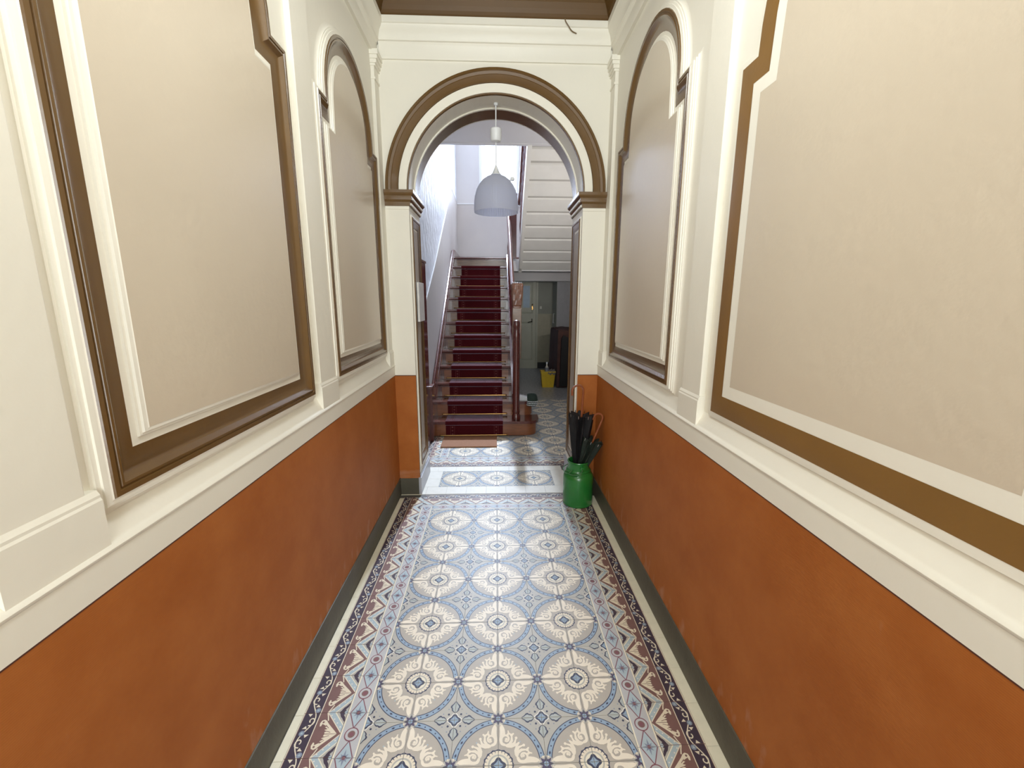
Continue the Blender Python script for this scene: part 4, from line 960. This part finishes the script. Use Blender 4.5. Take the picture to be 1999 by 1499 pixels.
o = obj('cloth_sheet', bm, mat('rag', (118, 110, 102), .9, .2, 30), rg, smooth=True); md = o.modifiers.new('t', 'SOLIDIFY'); md.thickness = .004
# draped object against the right side of the passage
DRAPE = mat('brown_dust_sheet', (74, 46, 38), .85, .2, 14, .2, 60)
dp = empty('covered_furniture', (1.362, 8.3, 0)); tag(dp, 'tall piece under a dark brown dust sheet at the right of the back passage', 'covered furniture')
bm = bmesh.new(); rr = []; n = 96
def rect_pt(a, hx, hy):
    c_, s_ = cos(a), sin(a); k_ = 1/max(abs(c_)/hx, abs(s_)/hy); return c_*k_, s_*k_
for i, (z, g_) in enumerate(((.015, 1.0), (.2, .99), (.5, .975), (.8, .96), (1.05, .945), (1.13, .935), (1.172, .90), (1.185, .6), (1.185, .0))):
    row = []
    for k in range(n):
        a = 2*pi*k/n; x, y = rect_pt(a, .240, .58); f = 1+.05*sin(13*a)*(1-z/1.2)+.03*sin(29*a+1)*(1-z/1.2)
        row.append(bm.verts.new((x*g_*f, y*g_*f, z*.905+(.012*sin(9*a) if i in (5, 6) else 0))))
    rr.append(row)
for a, b in zip(rr, rr[1:]):
    for k in range(n): bm.faces.new((a[k], a[(k+1) % n], b[(k+1) % n], b[k]))
obj('dust_sheet', bm, DRAPE, dp, smooth=True)
bm = bmesh.new(); prism(bm, [(-.19, .04), (-.05, .04), (-.05, .94), (-.13, .98), (-.17, .92)], -.635, -.56, 'y'); prism(bm, [(.03, .04), (.16, .04), (.15, .93), (.05, .93)], -.635, -.56, 'y')
obj('opening_shade', bm, BLACK, dp)  # solid black blocks stand in for the shade inside the sheet's openings

# thin black tube along the right cornice, loose brown wire end above the arch
bm = bmesh.new(); tube(bm, [(XR-.016, y, 3.398) for y in (-2.4, 0, 1.5, 2.6, 3.33)], .008, 6); o = obj('cable', bm, mat('black_cornice_line', (24, 20, 18), .5), None, smooth=True); tag(o, 'thin black line running along the right cornice below the ceiling', 'cable')
bm = bmesh.new(); tube(bm, catmull([(.475, 3.270, 3.468), (.480, 3.268, 3.45), (.500, 3.270, 3.425), (.525, 3.285, 3.405), (.560, 3.300, 3.398)], 5), .0035, 6); o = obj('cable', bm, mat('brown_wire', (120, 100, 70), .5), None, smooth=True); tag(o, 'short loose brown wire end poking from the cornice above the arch', 'cable')

# pieces of a part become its sub-parts (all parts sit at their thing's origin, so no transform changes)
def base(o): return o.name.split('.')[0]
SUB = {'shade_ribs': 'shade', 'screw_knob': 'shade', 'cap': 'shade', 'rib_tips': 'canopy', 'laces': 'upper', 'riser_moulding': 'riser', 'riser_stile': 'riser',
       'newel_beading': 'newel_head', 'woven_border': 'carpet', 'string_fillet': 'string', 'string_capping': 'wall_string',
       'capping': 'board', 'block_cap': 'end_block', 'handle_lug': 'can_body'}
for t in [o for o in sc.objects if o.parent is None and o.get('category')]:
    last = {}
    for c in sorted(t.children, key=lambda o: o.name): last.setdefault(base(c), []).append(c)
    for k, cs in last.items():
        if k in SUB and SUB[k] in last:
            ps = last[SUB[k]]
            for i, c in enumerate(cs):
                if c.location.length > 1e-6: continue
                zc = sum((v.co.z for v in c.data.vertices), 0)/len(c.data.vertices)
                p = ps[0] if len(ps) == 1 else min(ps, key=lambda q: abs(sum(v.co.z for v in q.data.vertices)/len(q.data.vertices)-zc))
                c.parent = p
